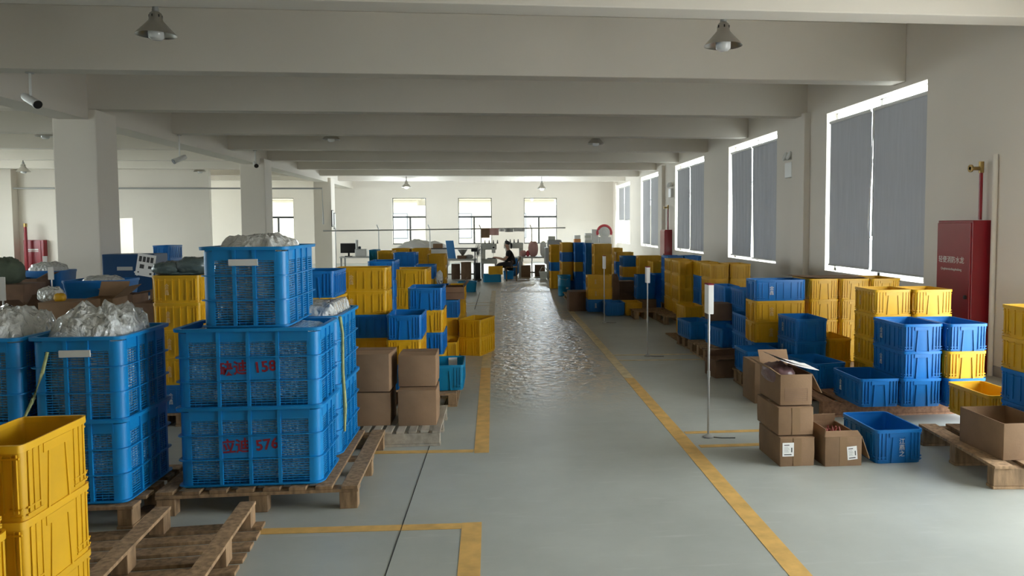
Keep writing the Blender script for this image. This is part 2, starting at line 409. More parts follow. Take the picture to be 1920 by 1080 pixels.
def blind(y0, y1, z0, z1, fold, seed, label, chain=None):
    t = thing('roller_blind', label, 'blind', (XR+.05, (y0+y1)/2, z1), 0, 'grey roller blinds along the right wall')
    L = y1-y0; n, k = 60, 14; m = MB(); H = z1-z0
    rows = []
    for j in range(k+1):
        row = []
        for i in range(n+1):
            u = i/n; v = j/k
            dx = fold*(.25+.75*v)*(noise.noise(Vector((u*9+seed*5, v*1.2, seed)))*.8+.35*math.sin(u*40+seed+2.2*v))
            row.append((dx, -L/2+u*L*(1-.02*fold*20*v), -.07-v*(H-.09)))
        rows.append(row)
    vs = [p for r in rows for p in r]+[(p[0]+.003, p[1], p[2]) for r in rows for p in r]
    o = (k+1)*(n+1); fs = []
    for j in range(k):
        for i in range(n):
            a = j*(n+1)+i; fs += [(a, a+1, a+n+2, a+n+1), (o+a, o+a+n+1, o+a+n+2, o+a+1)]
    m.add(vs, fs); m.build('fabric', M['blind'], t, smooth=80)
    MB().tube([(0, -L/2, -.05), (0, L/2, -.05)], .028, 12).build('roller', M['whiteplastic'], t, smooth=40)
    MB().box(-.012, .012, -L/2, L/2, -H-.0, -H+.03).build('bottom_bar', M['graymetal'], t, bevel=.004)
    if chain is not None:
        yc = chain-(y0+y1)/2
        MB().tube([(-.05, yc, -.05), (-.055, yc+.02, -1.0), (-.06, yc+.10, -H*.72), (-.06, yc+.06, -H*.80), (-.055, yc-.03, -H*.78), (-.05, yc-.03, -.8), (-.05, yc-.02, -.05)], .009, 6).build('pull_cord', M['whiteplastic'], t, smooth=60)
for i, (a, b) in enumerate(RW[3:]):
    mid = (a+b)/2; g = (.055, .09, .12, .16, .12)[i]; fold = (.006, .055, .025, .015, .012)[i]
    nth = ('nearest window', 'second window from the camera', 'third window from the camera', 'fourth window from the camera', 'farthest window')[i]
    zb = (WZ0+.07, WZ0+.04, WZ0+.05, WZ0+.06, 2.0)[i]
    blind(a+.02, mid-.025, zb, WZ1-.115, fold, i*2+1, 'grey roller blind on the near half of the %s' % nth, mid-.10 if i == 0 else None)
    blind(mid+.045, b-g, zb+.02, WZ1-.115, fold, i*2+2, 'grey roller blind on the far half of the %s' % nth)

# ------------------------------------------------------------------ floor markings
def strip(name, p, q, wid, m):
    p, q = Vector(p), Vector(q); d = (q-p).normalized(); nrm = Vector((-d.y, d.x, 0))*wid/2
    mb = MB(); vs = [p-nrm, q-nrm, q+nrm, p+nrm]
    mb.add([(v.x, v.y, .0002) for v in vs]+[(v.x, v.y, .0022) for v in vs], [(0,3,2,1),(4,5,6,7),(0,1,5,4),(1,2,6,5),(2,3,7,6),(3,0,4,7)])
    return struct(mb.build(name, m))
def S(px, py): return spot(px, py, 0)
LNX = .5*(S(908, 760).x+S(884, 1040).x)
RNX = .5*(S(1345, 900).x+S(1152, 680).x)
XLL, XRL = S(903, 848).x, S(1325, 880).x
pj = S(1070, 583)+(S(1515, 1095)-S(1070, 583))*.58
strip('trim_1', pj, S(1515, 1095), .115, M['yline'])
strip('trim_16', S(1070, 583), pj, .115, M['paleline'])
strip('trim_2', S(926, 545), S(911, 690), .115, M['paleline'])
strip('trim_3', S(911, 690), S(903, 849), .115, M['yline'])
strip('trim_4', S(885, 980), S(878, 1095), .115, M['yline'])
strip('trim_5', S(484, 997), S(866, 986.5), .085, M['yline'])
strip('trim_6', S(684, 849), S(888, 845.7), .075, M['yline'])
strip('trim_7', S(1284, 811.5), S(1440, 807), .07, M['yline'])
strip('trim_8', S(1312, 837), S(1440, 833), .07, M['yline'])
strip('trim_9', S(1148, 666), S(1310, 664), .06, M['paleline'])
strip('trim_10', S(1160, 676), S(1320, 674), .06, M['paleline'])
strip('trim_11', S(860, 569), S(925, 567), .06, M['paleline'])
strip('trim_12', S(860, 574), S(925, 572), .06, M['paleline'])
strip('trim_13', S(717, 1095), S(803, 843), .005, M['seam'])
strip('trim_14', S(803, 843), S(838, 747), .006, M['seam'])
strip('trim_15', S(890, 580), S(900, 548), .012, M['seam'])

# ------------------------------------------------------------------ plastic crates
CW, CL, CH, PIT = .37, .57, .25, .241
def crate_proto(colour, m, markmat, marked):
    t = thing('plastic_crate', colour+' plastic crate', 'crate', (0, 0, 0))
    hw, hl = CW/2, CL/2
    s = MB(); r = .035
    s.loft([rr(hw-.013, hl-.013, 0, r), rr(hw-.011, hl-.011, .02, r), rr(hw-.007, hl-.007, CH-.012, r),
            rr(hw-.011, hl-.011, CH-.012, r-.004), rr(hw-.017, hl-.017, .012, r-.005)])
    e = -.002
    for sg in (-1, 1):           # ribs on the long sides
        for y in (-.235, -.20, -.125, -.04, .04, .125, .20, .235):
            wd = .004 if abs(y) > .15 else .006
            x = sg*(hw-.008); s.box(*sorted((x, x+sg*.0065)), y-wd, y+wd, .035, CH-.03)
        for y0, y1 in ((-.262, -.17), (.17, .262)):
            for z in (.022, .045):
                x = sg*(hw-.010); s.box(*sorted((x, x+sg*.007)), y0, y1, z, z+.006)
        for z in (CH-.045,):
            x = sg*(hw-.008); s.box(*sorted((x, x+sg*.006)), -.255, .255, z, z+.006)
        for xx in (-.15, -.125, -.095, .095, .125, .15):  # ribs on the short sides
            y = sg*(hl-.009); s.box(xx-.0045, xx+.0045, *sorted((y, y+sg*.0075)), .03, CH-.025)
        for x0, x1 in ((-.163, -.088), (.088, .163)):
            for z in (.022, .045):
                y = sg*(hl-.010); s.box(x0, x1, *sorted((y, y+sg*.007)), z, z+.006)
    s.build('shell', m, t, smooth=40)
    q = MB(); q.loft([rr(hw-.010, hl-.010, CH-.024, r), rr(hw, hl, CH-.024, r+.003), rr(hw, hl, CH, r+.003), rr(hw-.0125, hl-.0125, CH, r-.004), rr(hw-.0125, hl-.0125, CH-.013, r-.004)], closed=True)
    q.build('rim', m, t, smooth=40)
    for sg in (-1, 1):           # arch-shaped grip panel at each end
        h = MB(); y = sg*(hl-.009); yy = sorted((y, y+sg*.008))
        def trap(xa0, xa1, xb0, xb1, z0, z1):
            h.add([(xa0,yy[0],z0),(xa1,yy[0],z0),(xa1,yy[1],z0),(xa0,yy[1],z0),(xb0,yy[0],z1),(xb1,yy[0],z1),(xb1,yy[1],z1),(xb0,yy[1],z1)],
                  [(0,3,2,1),(4,5,6,7),(0,1,5,4),(1,2,6,5),(2,3,7,6),(3,0,4,7)])
        trap(-.075, .075, -.075, .075, CH-.055, CH-.025)
        trap(-.062, -.052, -.050, -.040, .004, CH-.055); trap(.052, .062, .040, .050, .004, CH-.055)
        h.build('grip_panel', m, t)
    if marked:
        me = text_mesh('金\n鑫', .052, markmat)
        link('stencil_mark', me, t, (-hw+.0005, .10, .125), (R(90), 0, R(-90)))
    return t
PROTO = {}
def proto(c, marked):
    k = (c, marked)
    if k not in PROTO:
        nm, m, mk = {'Y': ('yellow', M['yellow'], M['tan_mark']), 'B': ('blue', M['blue'], M['mark']), 'T': ('turquoise', M['teal'], M['mark'])}[c]
        PROTO[k] = [crate_proto(nm, m, mk, marked), False]
    return PROTO[k]
NAMES = {'Y': 'yellow', 'B': 'blue', 'T': 'turquoise'}
def put_crate(c, marked, loc, rz, scale, label, group):
    p = proto(c, marked)
    if not p[1]:
        p[1] = True; o = p[0]; o.location = loc; o.rotation_euler = (0, 0, rz); o.scale = scale
        o['label'] = label
        if group: o['group'] = group
        return o
    return dup(p[0], loc, rz, label, group, scale)
def tier_word(i, n):
    if n == 1: return 'single'
    if i == n-1: return 'topmost'
    if i == 0: return 'bottom'
    return {1: 'second from top', 2: 'third from top', 3: 'fourth from top', 4: 'fifth from top'}[n-1-i]
GL, GR = 'stacked crates on the left of the aisle', 'stacked crates on the right of the aisle'
TOPS = {}; PADS = []
def stack(phrase, xl, xr, D, zb, cols, o='S', rot=0.0, marks=False, L=None, group=None, py=560, pal=True):
    """stack of crates; its front face spans photo columns xl..xr at optical depth D; cols from bottom to top"""
    Yf = atD((xl+xr)/2, D, py).y
    x1, x2 = atY(xl, Yf, py).x, atY(xr, Yf, py).x
    W = x2-x1; n = len(cols)
    a = Vector((x1, Yf)); ux = Vector((math.cos(rot), math.sin(rot))); uy = Vector((-ux.y, ux.x))
    wn, dn = (CW, CL) if o == 'S' else (CL, CW)
    depth = L or dn
    c = a+ux*W/2+uy*depth/2
    for i, k in enumerate(cols):
        j = rnd.uniform(-.004, .004); jr = rnd.uniform(-.012, .012)
        sc_ = (W/wn, depth/dn, 1) if o == 'S' else (depth/dn, W/wn, 1)
        lab = '%s crate, %s %s' % (NAMES[k], tier_word(i, n), ('in the ' if n > 1 else '')+phrase)
        put_crate(k, marks, (c.x+j, c.y+j, zb+i*PIT), rot+jr+(R(90) if o == 'L' else 0), sc_, lab, group or (GL if c.x < 0.6 else GR))
    TOPS[phrase] = (c, zb+(n-1)*PIT+CH)
    if .045 <= zb <= .2 and pal: PADS.append((phrase, c, W, depth, rot, zb))
    return c

# right of the aisle, near to far
stack('at the front left of the reddish pallet', 1612, 1690, 6.8, .150, 'B', marks=True, py=740, pal=False)
stack('stack of three blue crates on the reddish pallet', 1691, 1768, 6.8, .150, 'BBB', marks=True, py=740, pal=False)
stack('blue, yellow, blue stack below the red cabinet', 1776, 1851, 6.8, .150, 'BYB', py=740, pal=False)
stack('left four-high yellow stack before the red cabinet', 1640, 1712, 7.48, .150, 'YYYY', marks=True, L=.45, pal=False)
stack('right four-high yellow stack before the red cabinet', 1715, 1788, 7.48, .150, 'YYYY', L=.45, pal=False)
stack('low crate on the pallet corner before the yellow stacks', 1530, 1597, 7.5, .150, 'B', rot=R(10), pal=False)
stack('three-high blue stack beside the low yellow pair', 1493, 1554, 8.2, .02, 'BBB', marks=True)
stack('low yellow pair left of the tall yellow stacks', 1553, 1600, 8.35, .03, 'YY')
stack('wide stack of blue over yellow crates', 1416, 1511, 8.9, .150, 'BYYB', 'L', marks=True, pal=False)
stack('low crate in front of the wide blue and yellow stack', 1400, 1468, 8.25, .150, 'B', L=.45)
stack('pair behind the wide blue and yellow stack', 1398, 1450, 9.45, .150, 'BB')
stack('yellow stack under the cardboard sheet, left column', 1518, 1574, 9.05, .150, 'YYYY', pal=False)
stack('yellow stack under the cardboard sheet, middle column', 1576, 1632, 9.05, .150, 'YYYY', pal=False)
stack('yellow stack under the nearest blind, right column', 1634, 1690, 9.05, .150, 'YYYY', pal=False)
stack('low crate on a dark pallet behind the nearest sign stand', 1353, 1399, 10.1, .150, 'B', rot=R(8), pal=False)
stack('three-high blue stack behind the brown carton', 1357, 1388, 11.3, .13, 'BBB')
stack('three-high blue stack left of the wide stack', 1392, 1432, 10.6, .13, 'BBB')
stack('crate holding up the brown carton', 1333, 1373, 11.0, .14, 'B')
stack('front yellow stack beside the second window blind', 1331, 1368, 12.6, .150, 'YYYY', pal=False)
stack('rightmost yellow stack beside the second window', 1370, 1408, 12.6, .150, 'YYYY', pal=False)
stack('yellow-topped blue stack behind the front yellow stack', 1312, 1347, 13.35, .150, 'BBBY', pal=False)
stack('low yellow pair left of the nearest sign board', 1283, 1320, 11.9, .02, 'YY')
stack('low crate just behind the nearest sign stand', 1294, 1338, 10.9, .14, 'B', rot=R(6))
stack('near column of the dark yellow double stack', 1272, 1311, 13.8, .150, 'YYYY', pal=False)
stack('far column of the dark yellow double stack', 1257, 1294, 14.5, .150, 'YYYY', pal=False)
stack('all-blue stack behind the dark yellow double stack', 1250, 1282, 15.5, .17, 'BBBB')
stack('all-blue stack by the third window', 1284, 1316, 15.5, .17, 'BBBB')
stack('front yellow-blue stack behind the farthest sign stand', 1102, 1148, 15.5, .03, 'BYY', 'L', marks=True)
stack('low crate right of the farthest sign stand', 1136, 1172, 15.0, .01, 'B')
stack('low crate left of the brown pallets', 1173, 1205, 15.0, .01, 'Y')
stack('blue pair on a carton behind the second sign stand', 1194, 1230, 15.9, .25, 'BB', 'L', marks=False)
stack('blue stack topped with yellow behind the second sign', 1223, 1247, 16.4, .02, 'BBBY')
stack('dark yellow stack behind the second sign', 1197, 1242, 17.5, .10, 'YYYY', 'L')
stack('alternating yellow-blue stack left of the second sign', 1168, 1199, 18.0, .07, 'YBYB')
stack('yellow-topped blue stack near the far cabinet', 1155, 1188, 20.0, .10, 'BBBY', 'L')
stack('far yellow stack under the fourth window', 1150, 1168, 22.0, .15, 'YYYY')
stack('tall all-yellow stack behind the third sign stand', 1113, 1148, 18.0, .12, 'YYYYY', 'L', pal=False)
stack('tall all-blue stack left of the tall yellow one', 1097, 1113, 18.8, .12, 'BBBBB', L=.5, pal=False)
stack('blue-topped mixed stack behind the teal barrel', 1077, 1099, 19.4, .12, 'BBYBB', pal=False)
stack('yellow-topped mixed stack behind the teal barrel', 1053, 1075, 19.6, .12, 'BYYBY', pal=False)
stack('leftmost mixed stack by the work area', 1032, 1050, 21.5, .02, 'YYBYY')
# far right edge
stack('stack of yellow over blue at the right edge', 1972, 2056, 5.4, .41, 'BYY', py=700)
stack('pallet end under the right edge stack', 1972, 2056, 5.4, .165, 'B', py=780, pal=False)
stack('open crate behind the big open carton', 1853, 1925, 6.05, .165, 'Y', py=780, pal=False)
stack('alone on the floor beside the open carton of sticks', 1640, 1731, 5.68, .0, 'B', marks=False, L=.56, py=870)

# left of the aisle
stack('five-high stack with two wide yellow crates on top', 626, 727, 7.9, .12, 'BYBYY', 'L', marks=True)
stack('stack between the mesh crates and wide yellow crates', 545, 629, 6.96, .14, 'YYBYB', 'S')
stack('blue over yellow stack just behind the brown cartons', 722, 790, 7.5, .16, 'BYB')
stack('blue, yellow, blue stack behind the turquoise crate', 764, 831, 8.3, .12, 'YBYB')
stack('tall yellow stack between blue ones', 738, 803, 9.8, .0, 'YYYYY', marks=True)
stack('dark blue stack behind the wide yellow crates', 690, 741, 9.6, .11, 'BBBBB')
stack('tall stack with single blue crate on top', 738, 781, 14.5, .05, 'BYBBB')
stack('yellow stack left of the tall blue-topped stack', 708, 737, 15.6, .05, 'BYYYY')
stack('narrow turquoise-topped stack at the back', 693, 708, 16.4, .05, 'YYYYT')
stack('far yellow stack, left one before the white cloth', 736, 770, 17.4, .05, 'YYYYY')
stack('far yellow stack, right one before the white cloth', 773, 806, 17.4, .05, 'YYYYY')
stack('blue-topped four-high stack in the second row', 778, 815, 13.6, .10, 'YYYB')
stack('yellow stack nearest the aisle in the second row', 802, 836, 15.0, .0, 'YYYYY')
stack('blue-topped stack under the dark open carton', 826, 860, 10.6, .01, 'YYB')
stack('yellow stack behind the dark open carton', 840, 872, 12.4, .07, 'YYY')
stack('little crate behind the turquoise crate', 829, 857, 10.0, .0, 'Y')
stack('pair turned at an angle on the aisle line', 858, 905, 10.5, .0, 'YY', rot=R(-20))
stack('on a pallet right of the brown cartons', 795, 868, 7.55, .14, 'T', pal=False)
stack('small blue pair beside the white bag', 815, 840, 13.2, .25, 'BB')
# behind the mesh crates, far left
stack('marked yellow stack behind the left mesh crates', 285, 376, 6.75, .12, 'BYYYY', 'L', marks=True)
stack('blue pair stacked beside the navy cabinet', 289, 322, 13.5, .95, 'BB')
stack('near-left yellow stack at the edge of the pallet', -110, 37, 2.36, .11, 'YYYY', 'L', L=.40, py=850)
stack('nearest yellow stack cut off by the left edge', -420, -160, 1.95, .11, 'YYYY', 'L', L=.36, py=850)
# work area
stack('large crate under the yellow one at the work table', 906, 940, 24.3, .0, 'T', 'L')
stack('crate lying on the turquoise one at the work table', 916, 943, 24.3, .24, 'Y', 'L')

for o in list(sc.objects):
    if o.get('label', '').endswith('alone on the floor beside the open carton of sticks'):
        link('white_handwriting', text_mesh('江\n燕\n之', .046, M['mark']), o, (.02, -CL/2+.0015, .115), (R(90), 0, 0))
q = TOPS['on a pallet right of the brown cartons']
tag(MB().box(-.045, .045, -.003, 0, -.055, .05).box(-.03, .03, -.0042, -.003, .01, .03).box(-.03, .02, -.0042, -.003, -.03, -.01).build('paper_label', M['white'], loc=(q[0].x+.05, q[0].y+CL/2-.022, q[1]-.065)), 'white paper label inside the turquoise crate', 'paper')

# ------------------------------------------------------------------ big mesh crates
def mesh_crate(label, loc, rz, W, L, H, writing=None):
    """slatted crate: frame posts, ribs, bands, rim; one mesh panel per side; long side along x"""
    t = thing('mesh_crate', label, 'crate', loc, rz, 'big blue mesh crates on the left')
    m = M['brightblue']; hw, hl = W/2, L/2; c = .09
    f = MB()
    f.loft([rr(hw-.02, hl-.02, 0, .05), rr(hw-.018, hl-.018, .015, .05)])
    for sx in (-1, 1):
        for sy in (-1, 1):
            pts = []
            # rounded corner post, swept up
            for i in range(5):
                a = R(90*i/4); pts.append((hw-.018-.05+.05*math.cos(a), hl-.018-.05+.05*math.sin(a)))
            o = [(hw-.018, hl-c)]+pts+[(hw-c, hl-.018)]
            inn = [(hw-c, hl-.026), (hw-.07, hl-.026), (hw-.026, hl-.07), (hw-.026, hl-c)]
            prof = o+inn
            f.loft([[(sx*x, sy*y, z) for x, y in (prof if sx*sy > 0 else prof[::-1])] for z in (.01, H-.03)])
    nx, ny = 4, 3
    for sg in (-1, 1):
        for i in range(1, nx):
            x = -hw+c+(W-2*c)*i/nx; y = sg*(hl-.022); f.box(x-.010, x+.010, *sorted((y, y+sg*.014)), .012, H-.02)
        for i in range(1, ny):
            y = -hl+c+(L-2*c)*i/ny; x = sg*(hw-.022); f.box(*sorted((x, x+sg*.014)), y-.010, y+.010, .012, H-.02)
        # solid strip below the rim
        y = sg*(hl-.024); f.box(-hw+c-.01, hw-c+.01, *sorted((y, y+sg*.008)), H-.085, H-.01)
        x = sg*(hw-.024); f.box(*sorted((x, x+sg*.008)), -hl+c-.01, hl-c+.01, H-.085, H-.01)
    f.build('frame', m, t, smooth=40)
    b = MB()
    for z in (.012, H*.34, H*.64):
        b.loft([rr(hw-.018, hl-.018, z, .05), rr(hw-.001, hl-.001, z, .055), rr(hw-.001, hl-.001, z+.006, .055), rr(hw-.018, hl-.018, z+.006, .05)], closed=True)
    b.build('band', m, t, smooth=40)
    q = MB(); q.loft([rr(hw-.024, hl-.024, H-.02, .05), rr(hw+.004, hl+.004, H-.02, .06), rr(hw+.006, hl+.006, H, .06), rr(hw-.026, hl-.026, H, .05)], closed=True)
    q.build('rim', m, t, smooth=40)
    for axis in 'xy':
        for sg in (-1, 1):
            p = MB(); half = (hw if axis == 'x' else hl)-c+.006; off = (hl if axis == 'x' else hw)-.025
            z = .03
            while z < H-.09:
                if axis == 'x': p.box(-half, half, *sorted((sg*off, sg*(off+.005))), z, z+.0052)
                else: p.box(*sorted((sg*off, sg*(off+.005))), -half, half, z, z+.0052)
                z += .0150
            k = int(2*half/.034)
            for i in range(k+1):
                u = -half+2*half*i/k
                if axis == 'x': p.box(u-.0008, u+.0008, *sorted((sg*(off-.001), sg*(off+.003))), .02, H-.07)
                else: p.box(*sorted((sg*(off-.001), sg*(off+.003))), u-.0008, u+.0008, .02, H-.07)
            p.build('mesh_panel', m, t)
    if writing:
        x0, x1 = -hw+c+(W-2*c)/nx, -hw+c+(W-2*c)*3/nx
        n = MB().box(x0+.01, x1-.01, -hl+.014, -hl+.022, H*.34+.01, H*.64-.004).build('name_plate', m, t)
        zc = H*.5
        link('red_handwriting', text_mesh(writing[0], .094, M['redink'], .0008, bold=.0022), n, (-.088, -hl+.0130, zc), (R(90), R(-3), 0))
        link('red_handwriting', text_mesh(writing[1], .092, M['redink'], .0008, bold=.0022), n, (.10, -hl+.0130, zc+.008), (R(90), R(-6), 0))
    return t
def plate(root, hw, hl, H, axis='x'):
    MB().box(-.075, .075, -hl+.010, -hl+.020, H-.125, H-.085).build('label_slot', M['whiteplastic'], root)
def filling(label, loc, rz, sx, sy, sz, seed, amp=.04, m='bubble', e=.14, name='bubble_wrap_bundle', group='bubble wrap packed in the mesh crates'):
    o = blob(sx, sy, sz, seed, amp, 4.0, e, 72, 24, zflat=-.5).build(name, M[m], None, smooth=70, loc=loc, rot=(0, 0, rz))
    return tag(o, label, 'packing film', group)
PZ = .150; MH, MP = .50, .485
# central stack: two long-side-on, one turned crosswise on top
cyf = 4.86
cx0, cx1 = atY(333, cyf, 880).x, atY(611, cyf+.06, 880).x
MW, ML = .88, .53
cxc = cx1-MW/2
mc1 = mesh_crate('bright blue mesh crate with red writing 576, bottom of the central stack', (cxc, cyf+ML/2, PZ), 0, MW, ML, MH, ('应迪', '576'))
mc2 = mesh_crate('bright blue mesh crate with red writing 158, middle of the central stack', (cxc, cyf+ML/2, PZ+MP), 0, MW, ML, MH, ('缺迪', '158'))
tx = atY(447, cyf+.02, 530).x
mc3 = mesh_crate('bright blue mesh crate turned crosswise on top of the central stack', (tx+.02, cyf+.44, PZ+2*MP+.012), R(90+1.5), .84, .53, MH)
MB().box(-.42-.004, -.42+.003, -.085, .085, MH-.115, MH-.075).build('label_slot', M['whiteplastic'], mc3)
filling('bubble wrap filling the 576 mesh crate', (cxc, cyf+ML/2, PZ+.255), 0, MW/2-.030, ML/2-.029, .228, 1)
filling('bubble wrap filling the 158 mesh crate', (cxc, cyf+ML/2, PZ+MP+.26), 0, MW/2-.030, ML/2-.029, .228, 2)
filling('bubble wrap heaped out of the crosswise top mesh crate', (tx+.02, cyf+.44, PZ+2*MP+.29), R(91.5), .84/2-.034, .53/2-.032, .285, 3, .14, 'film', .45)
# stack behind on the right
rbx = cx1-.005-.265
mc4 = mesh_crate('bright blue mesh crate, bottom of the pair behind the central stack', (rbx, cyf+ML+.07+.38, PZ), R(90), .76, .53, MH)
mc5 = mesh_crate('bright blue mesh crate, top of the pair behind the central stack', (rbx, cyf+ML+.07+.38, PZ+MP), R(90), .76, .53, MH)
filling('bubble wrap filling the lower mesh crate behind the central stack', (rbx, cyf+ML+.45, PZ+.255), R(90), .76/2-.030, .53/2-.029, .225, 4)
filling('clear film heaped out of the upper mesh crate behind the central stack', (rbx, cyf+ML+.45, PZ+MP+.30), R(90), .76/2-.045, .53/2-.04, .27, 5, .14, 'film')
# left stacks
LYF = 4.66
lx1 = atY(238, LYF, 800).x
for (xc, nm, sd) in ((lx1-.27, 'left', 6), (lx1-.27-.56, 'leftmost', 9)):
    a1 = mesh_crate('bright blue mesh crate, bottom of the %s pair' % nm, (xc, LYF+.33, .14), R(90), .66, .53, MH)
    a2 = mesh_crate('bright blue mesh crate, top of the %s pair' % nm, (xc, LYF+.33, .14+MP), R(90), .66, .53, MH)
    MB().box(-.33-.004, -.33+.003, -.085, .085, MH-.115, MH-.075).build('label_slot', M['whiteplastic'], a2)
    filling('bubble wrap filling the bottom mesh crate of the %s pair' % nm, (xc, LYF+.33, .14+.255), R(90), .66/2-.030, .53/2-.029, .225, sd)
    filling('clear film heaped out of the top mesh crate of the %s pair' % nm, (xc, LYF+.33, .14+MP+.29), R(90), .66/2-.034, .53/2-.032, .345, sd+1, .20, 'film', .5)
# ropes hanging off the mesh crates
p0 = Vector((cx1+.012, cyf+ML+.02, PZ+2*MP+.02))
pts = [p0+Vector((.0, -.02, 0)), p0+Vector((.012, 0, -.12)), p0+Vector((.006, .01, -.38)), p0+Vector((.02, -.01, -.62)), p0+Vector((.012, 0, -.80))]
tag(MB().tube(pts, [.012, .010, .011, .013, .008], 8).build('rope', M['rope'], smooth=60), 'yellow-green rope hanging between the central mesh crates', 'rope')
q0 = Vector((lx1-.27-.17, LYF-.012, .14+MP+MH-.10))
tag(MB().tube([q0+Vector((.03, 0, .02)), q0+Vector((.0, -.005, -.10)), q0+Vector((-.06, -.005, -.26)), q0+Vector((-.13, -.004, -.40))], [.008, .010, .010, .006], 8).build('rope', M['rope'], smooth=60), 'faded yellow rope across the front of the left mesh crate', 'rope')

# ------------------------------------------------------------------ pallets
def pallet(label, loc, rz, W, L, H, nslat=7, flip=False, m='wood', along='x', nstr=3, group=None, solid=False, under=False, inset=0.0):
    """deck boards along x over stringers along y; flip turns it upside down"""
    t = thing('wooden_pallet', label, 'pallet', loc, rz, group)
    bt = .02; sw = .09
    def Z(a, b): return (H-b, H-a) if flip else (a, b)
    bwid = L/nslat*.68
    for i in range(nslat):
        y = -L/2+bwid/2+(L-bwid)*i/(nslat-1); z = Z(H-bt, H); j = rnd.uniform(-.012, .012)
        MB().box(-W/2+j, W/2+j, y-bwid/2, y+bwid/2, *z).build('deck_board', M[m], t, bevel=.003)
    xs = [-W/2+inset+sw/2+(W-2*inset-sw)*i/(nstr-1) for i in range(nstr)]
    for x in xs:
        z = Z(bt, H-bt-.001) if not under else Z(0, H-2*bt-.002)
        if solid: MB().box(x-sw/2+.004, x+sw/2-.004, -L/2+.004, L/2-.004, *z).build('stringer', M[m], t, bevel=.004)
        else:
          for y in (-L/2+.06, 0, L/2-.06): MB().box(x-sw/2+.004, x+sw/2-.004, y-.055, y+.055, *z).build('block', M[m], t, bevel=.004)
        z = Z(0, bt-.001) if not under else Z(H-2*bt-.001, H-bt-.001)
        MB().box(x-sw/2, x+sw/2, -L/2, L/2, *z).build('cross_board' if under else 'bottom_board', M[m], t, bevel=.003)
    z = Z(H-2*bt-.001, H-bt-.002)
    return t
pallet('brown wooden pallet under the central blue mesh crates', (cx1-.40, cyf+.63, 0), R(91), 1.34, 1.20, .148, 8, under=True)
pallet('wooden pallet under the left blue mesh crates', (lx1-.555, LYF+.37, 0), 0, 1.16, .80, .138, 5)
# upside-down pallet in the foreground
pf = S(395, 985)
pallet('upturned weathered pallet lying empty in the foreground', (-1.90, 4.02, 0), R(4), 1.12, 1.14, .145, 8, flip=True, nstr=3, inset=.05)
pallet('grey whitewashed pallet under the brown cartons', (.5*(atY(655, 6.25, 830).x+atY(827, 6.25, 830).x), 6.17+.45, 0), R(90), .9, atY(827, 6.25, 830).x-atY(655, 6.25, 830).x, .125, 8, m='woodpale', solid=True)
pallet('low pallet under the turquoise crate', (atY(815, 7.7, 740).x, 7.52+.35, 0), 0, .46, .72, .132, 4)
pr = atY(1690, 6.72, 780)
pallet('long reddish pallet under the blue crates by the red cabinet', (.5*(atY(1540, 6.72, 780).x+atY(1812, 6.72, 780).x)+.12, 6.70+.70, 0), R(90), 1.40, atY(1812, 6.72, 780).x-atY(1540, 6.72, 780).x+.24, .148, 9, m='woodred', solid=True)
pallet('dark pallet beneath the low blue crate by the yellow stacks', (atY(1490, 8.3, 700).x, 8.38, 0), R(0), .5, .6, .03, 4)
nc = S(1862, 918); ax_ = Vector((math.cos(R(85)), math.sin(R(85)), 0)); ay_ = Vector((ax_.y, -ax_.x, 0))
cc = nc+ax_*.55+ay_*.50
pallet('open-slatted pallet beneath the big open carton', (cc.x, cc.y, 0), R(85), 1.10, 1.0, .160, 5, m='wood', nstr=3, solid=True)
for lab, px, D, W, L, dz in (('dark pallet under the low blue crate by the nearest sign', 1372, 10.0, .7, .8, .148), ('pallet under the wide blue and yellow stack', 1465, 8.75, .8, .7, .148),
    ('pallet under the cardboard-topped yellow stacks', 1600, 9.0, 1.2, .75, .148), ('dark pallet carrying the low yellow pair', 1300, 11.75, .5, .8, .018), ('pallet under the double dark yellow stack', 1283, 13.7, .72, 1.5, .148),
    ('pallet under the yellow stacks beside the second window', 1365, 12.5, .9, 1.12, .148), ('pallet stacked low beside the brown cartons', 1212, 14.5, .45, .7, .148), ('pallet holding the tall far stacks', 1104, 18.1, 1.0, 1.6, .118)):
    p = atD(px, D, 600); pallet(lab, (p.x, p.y+L/2, 0), 0, W, L, dz, 5)
for ph, c, W_, d_, rt_, zb_ in PADS:
    pallet('small pallet under the '+ph, (c.x, c.y, 0), rt_, W_, d_, zb_-.002, 4)
tp = atD(884, 11.9, 590)
pallet('small dark slatted pallet with pale stripes behind the angled yellow pair', (tp.x, tp.y+.3, 0), 0, .36, .6, .12, 5, m='darkmetal')

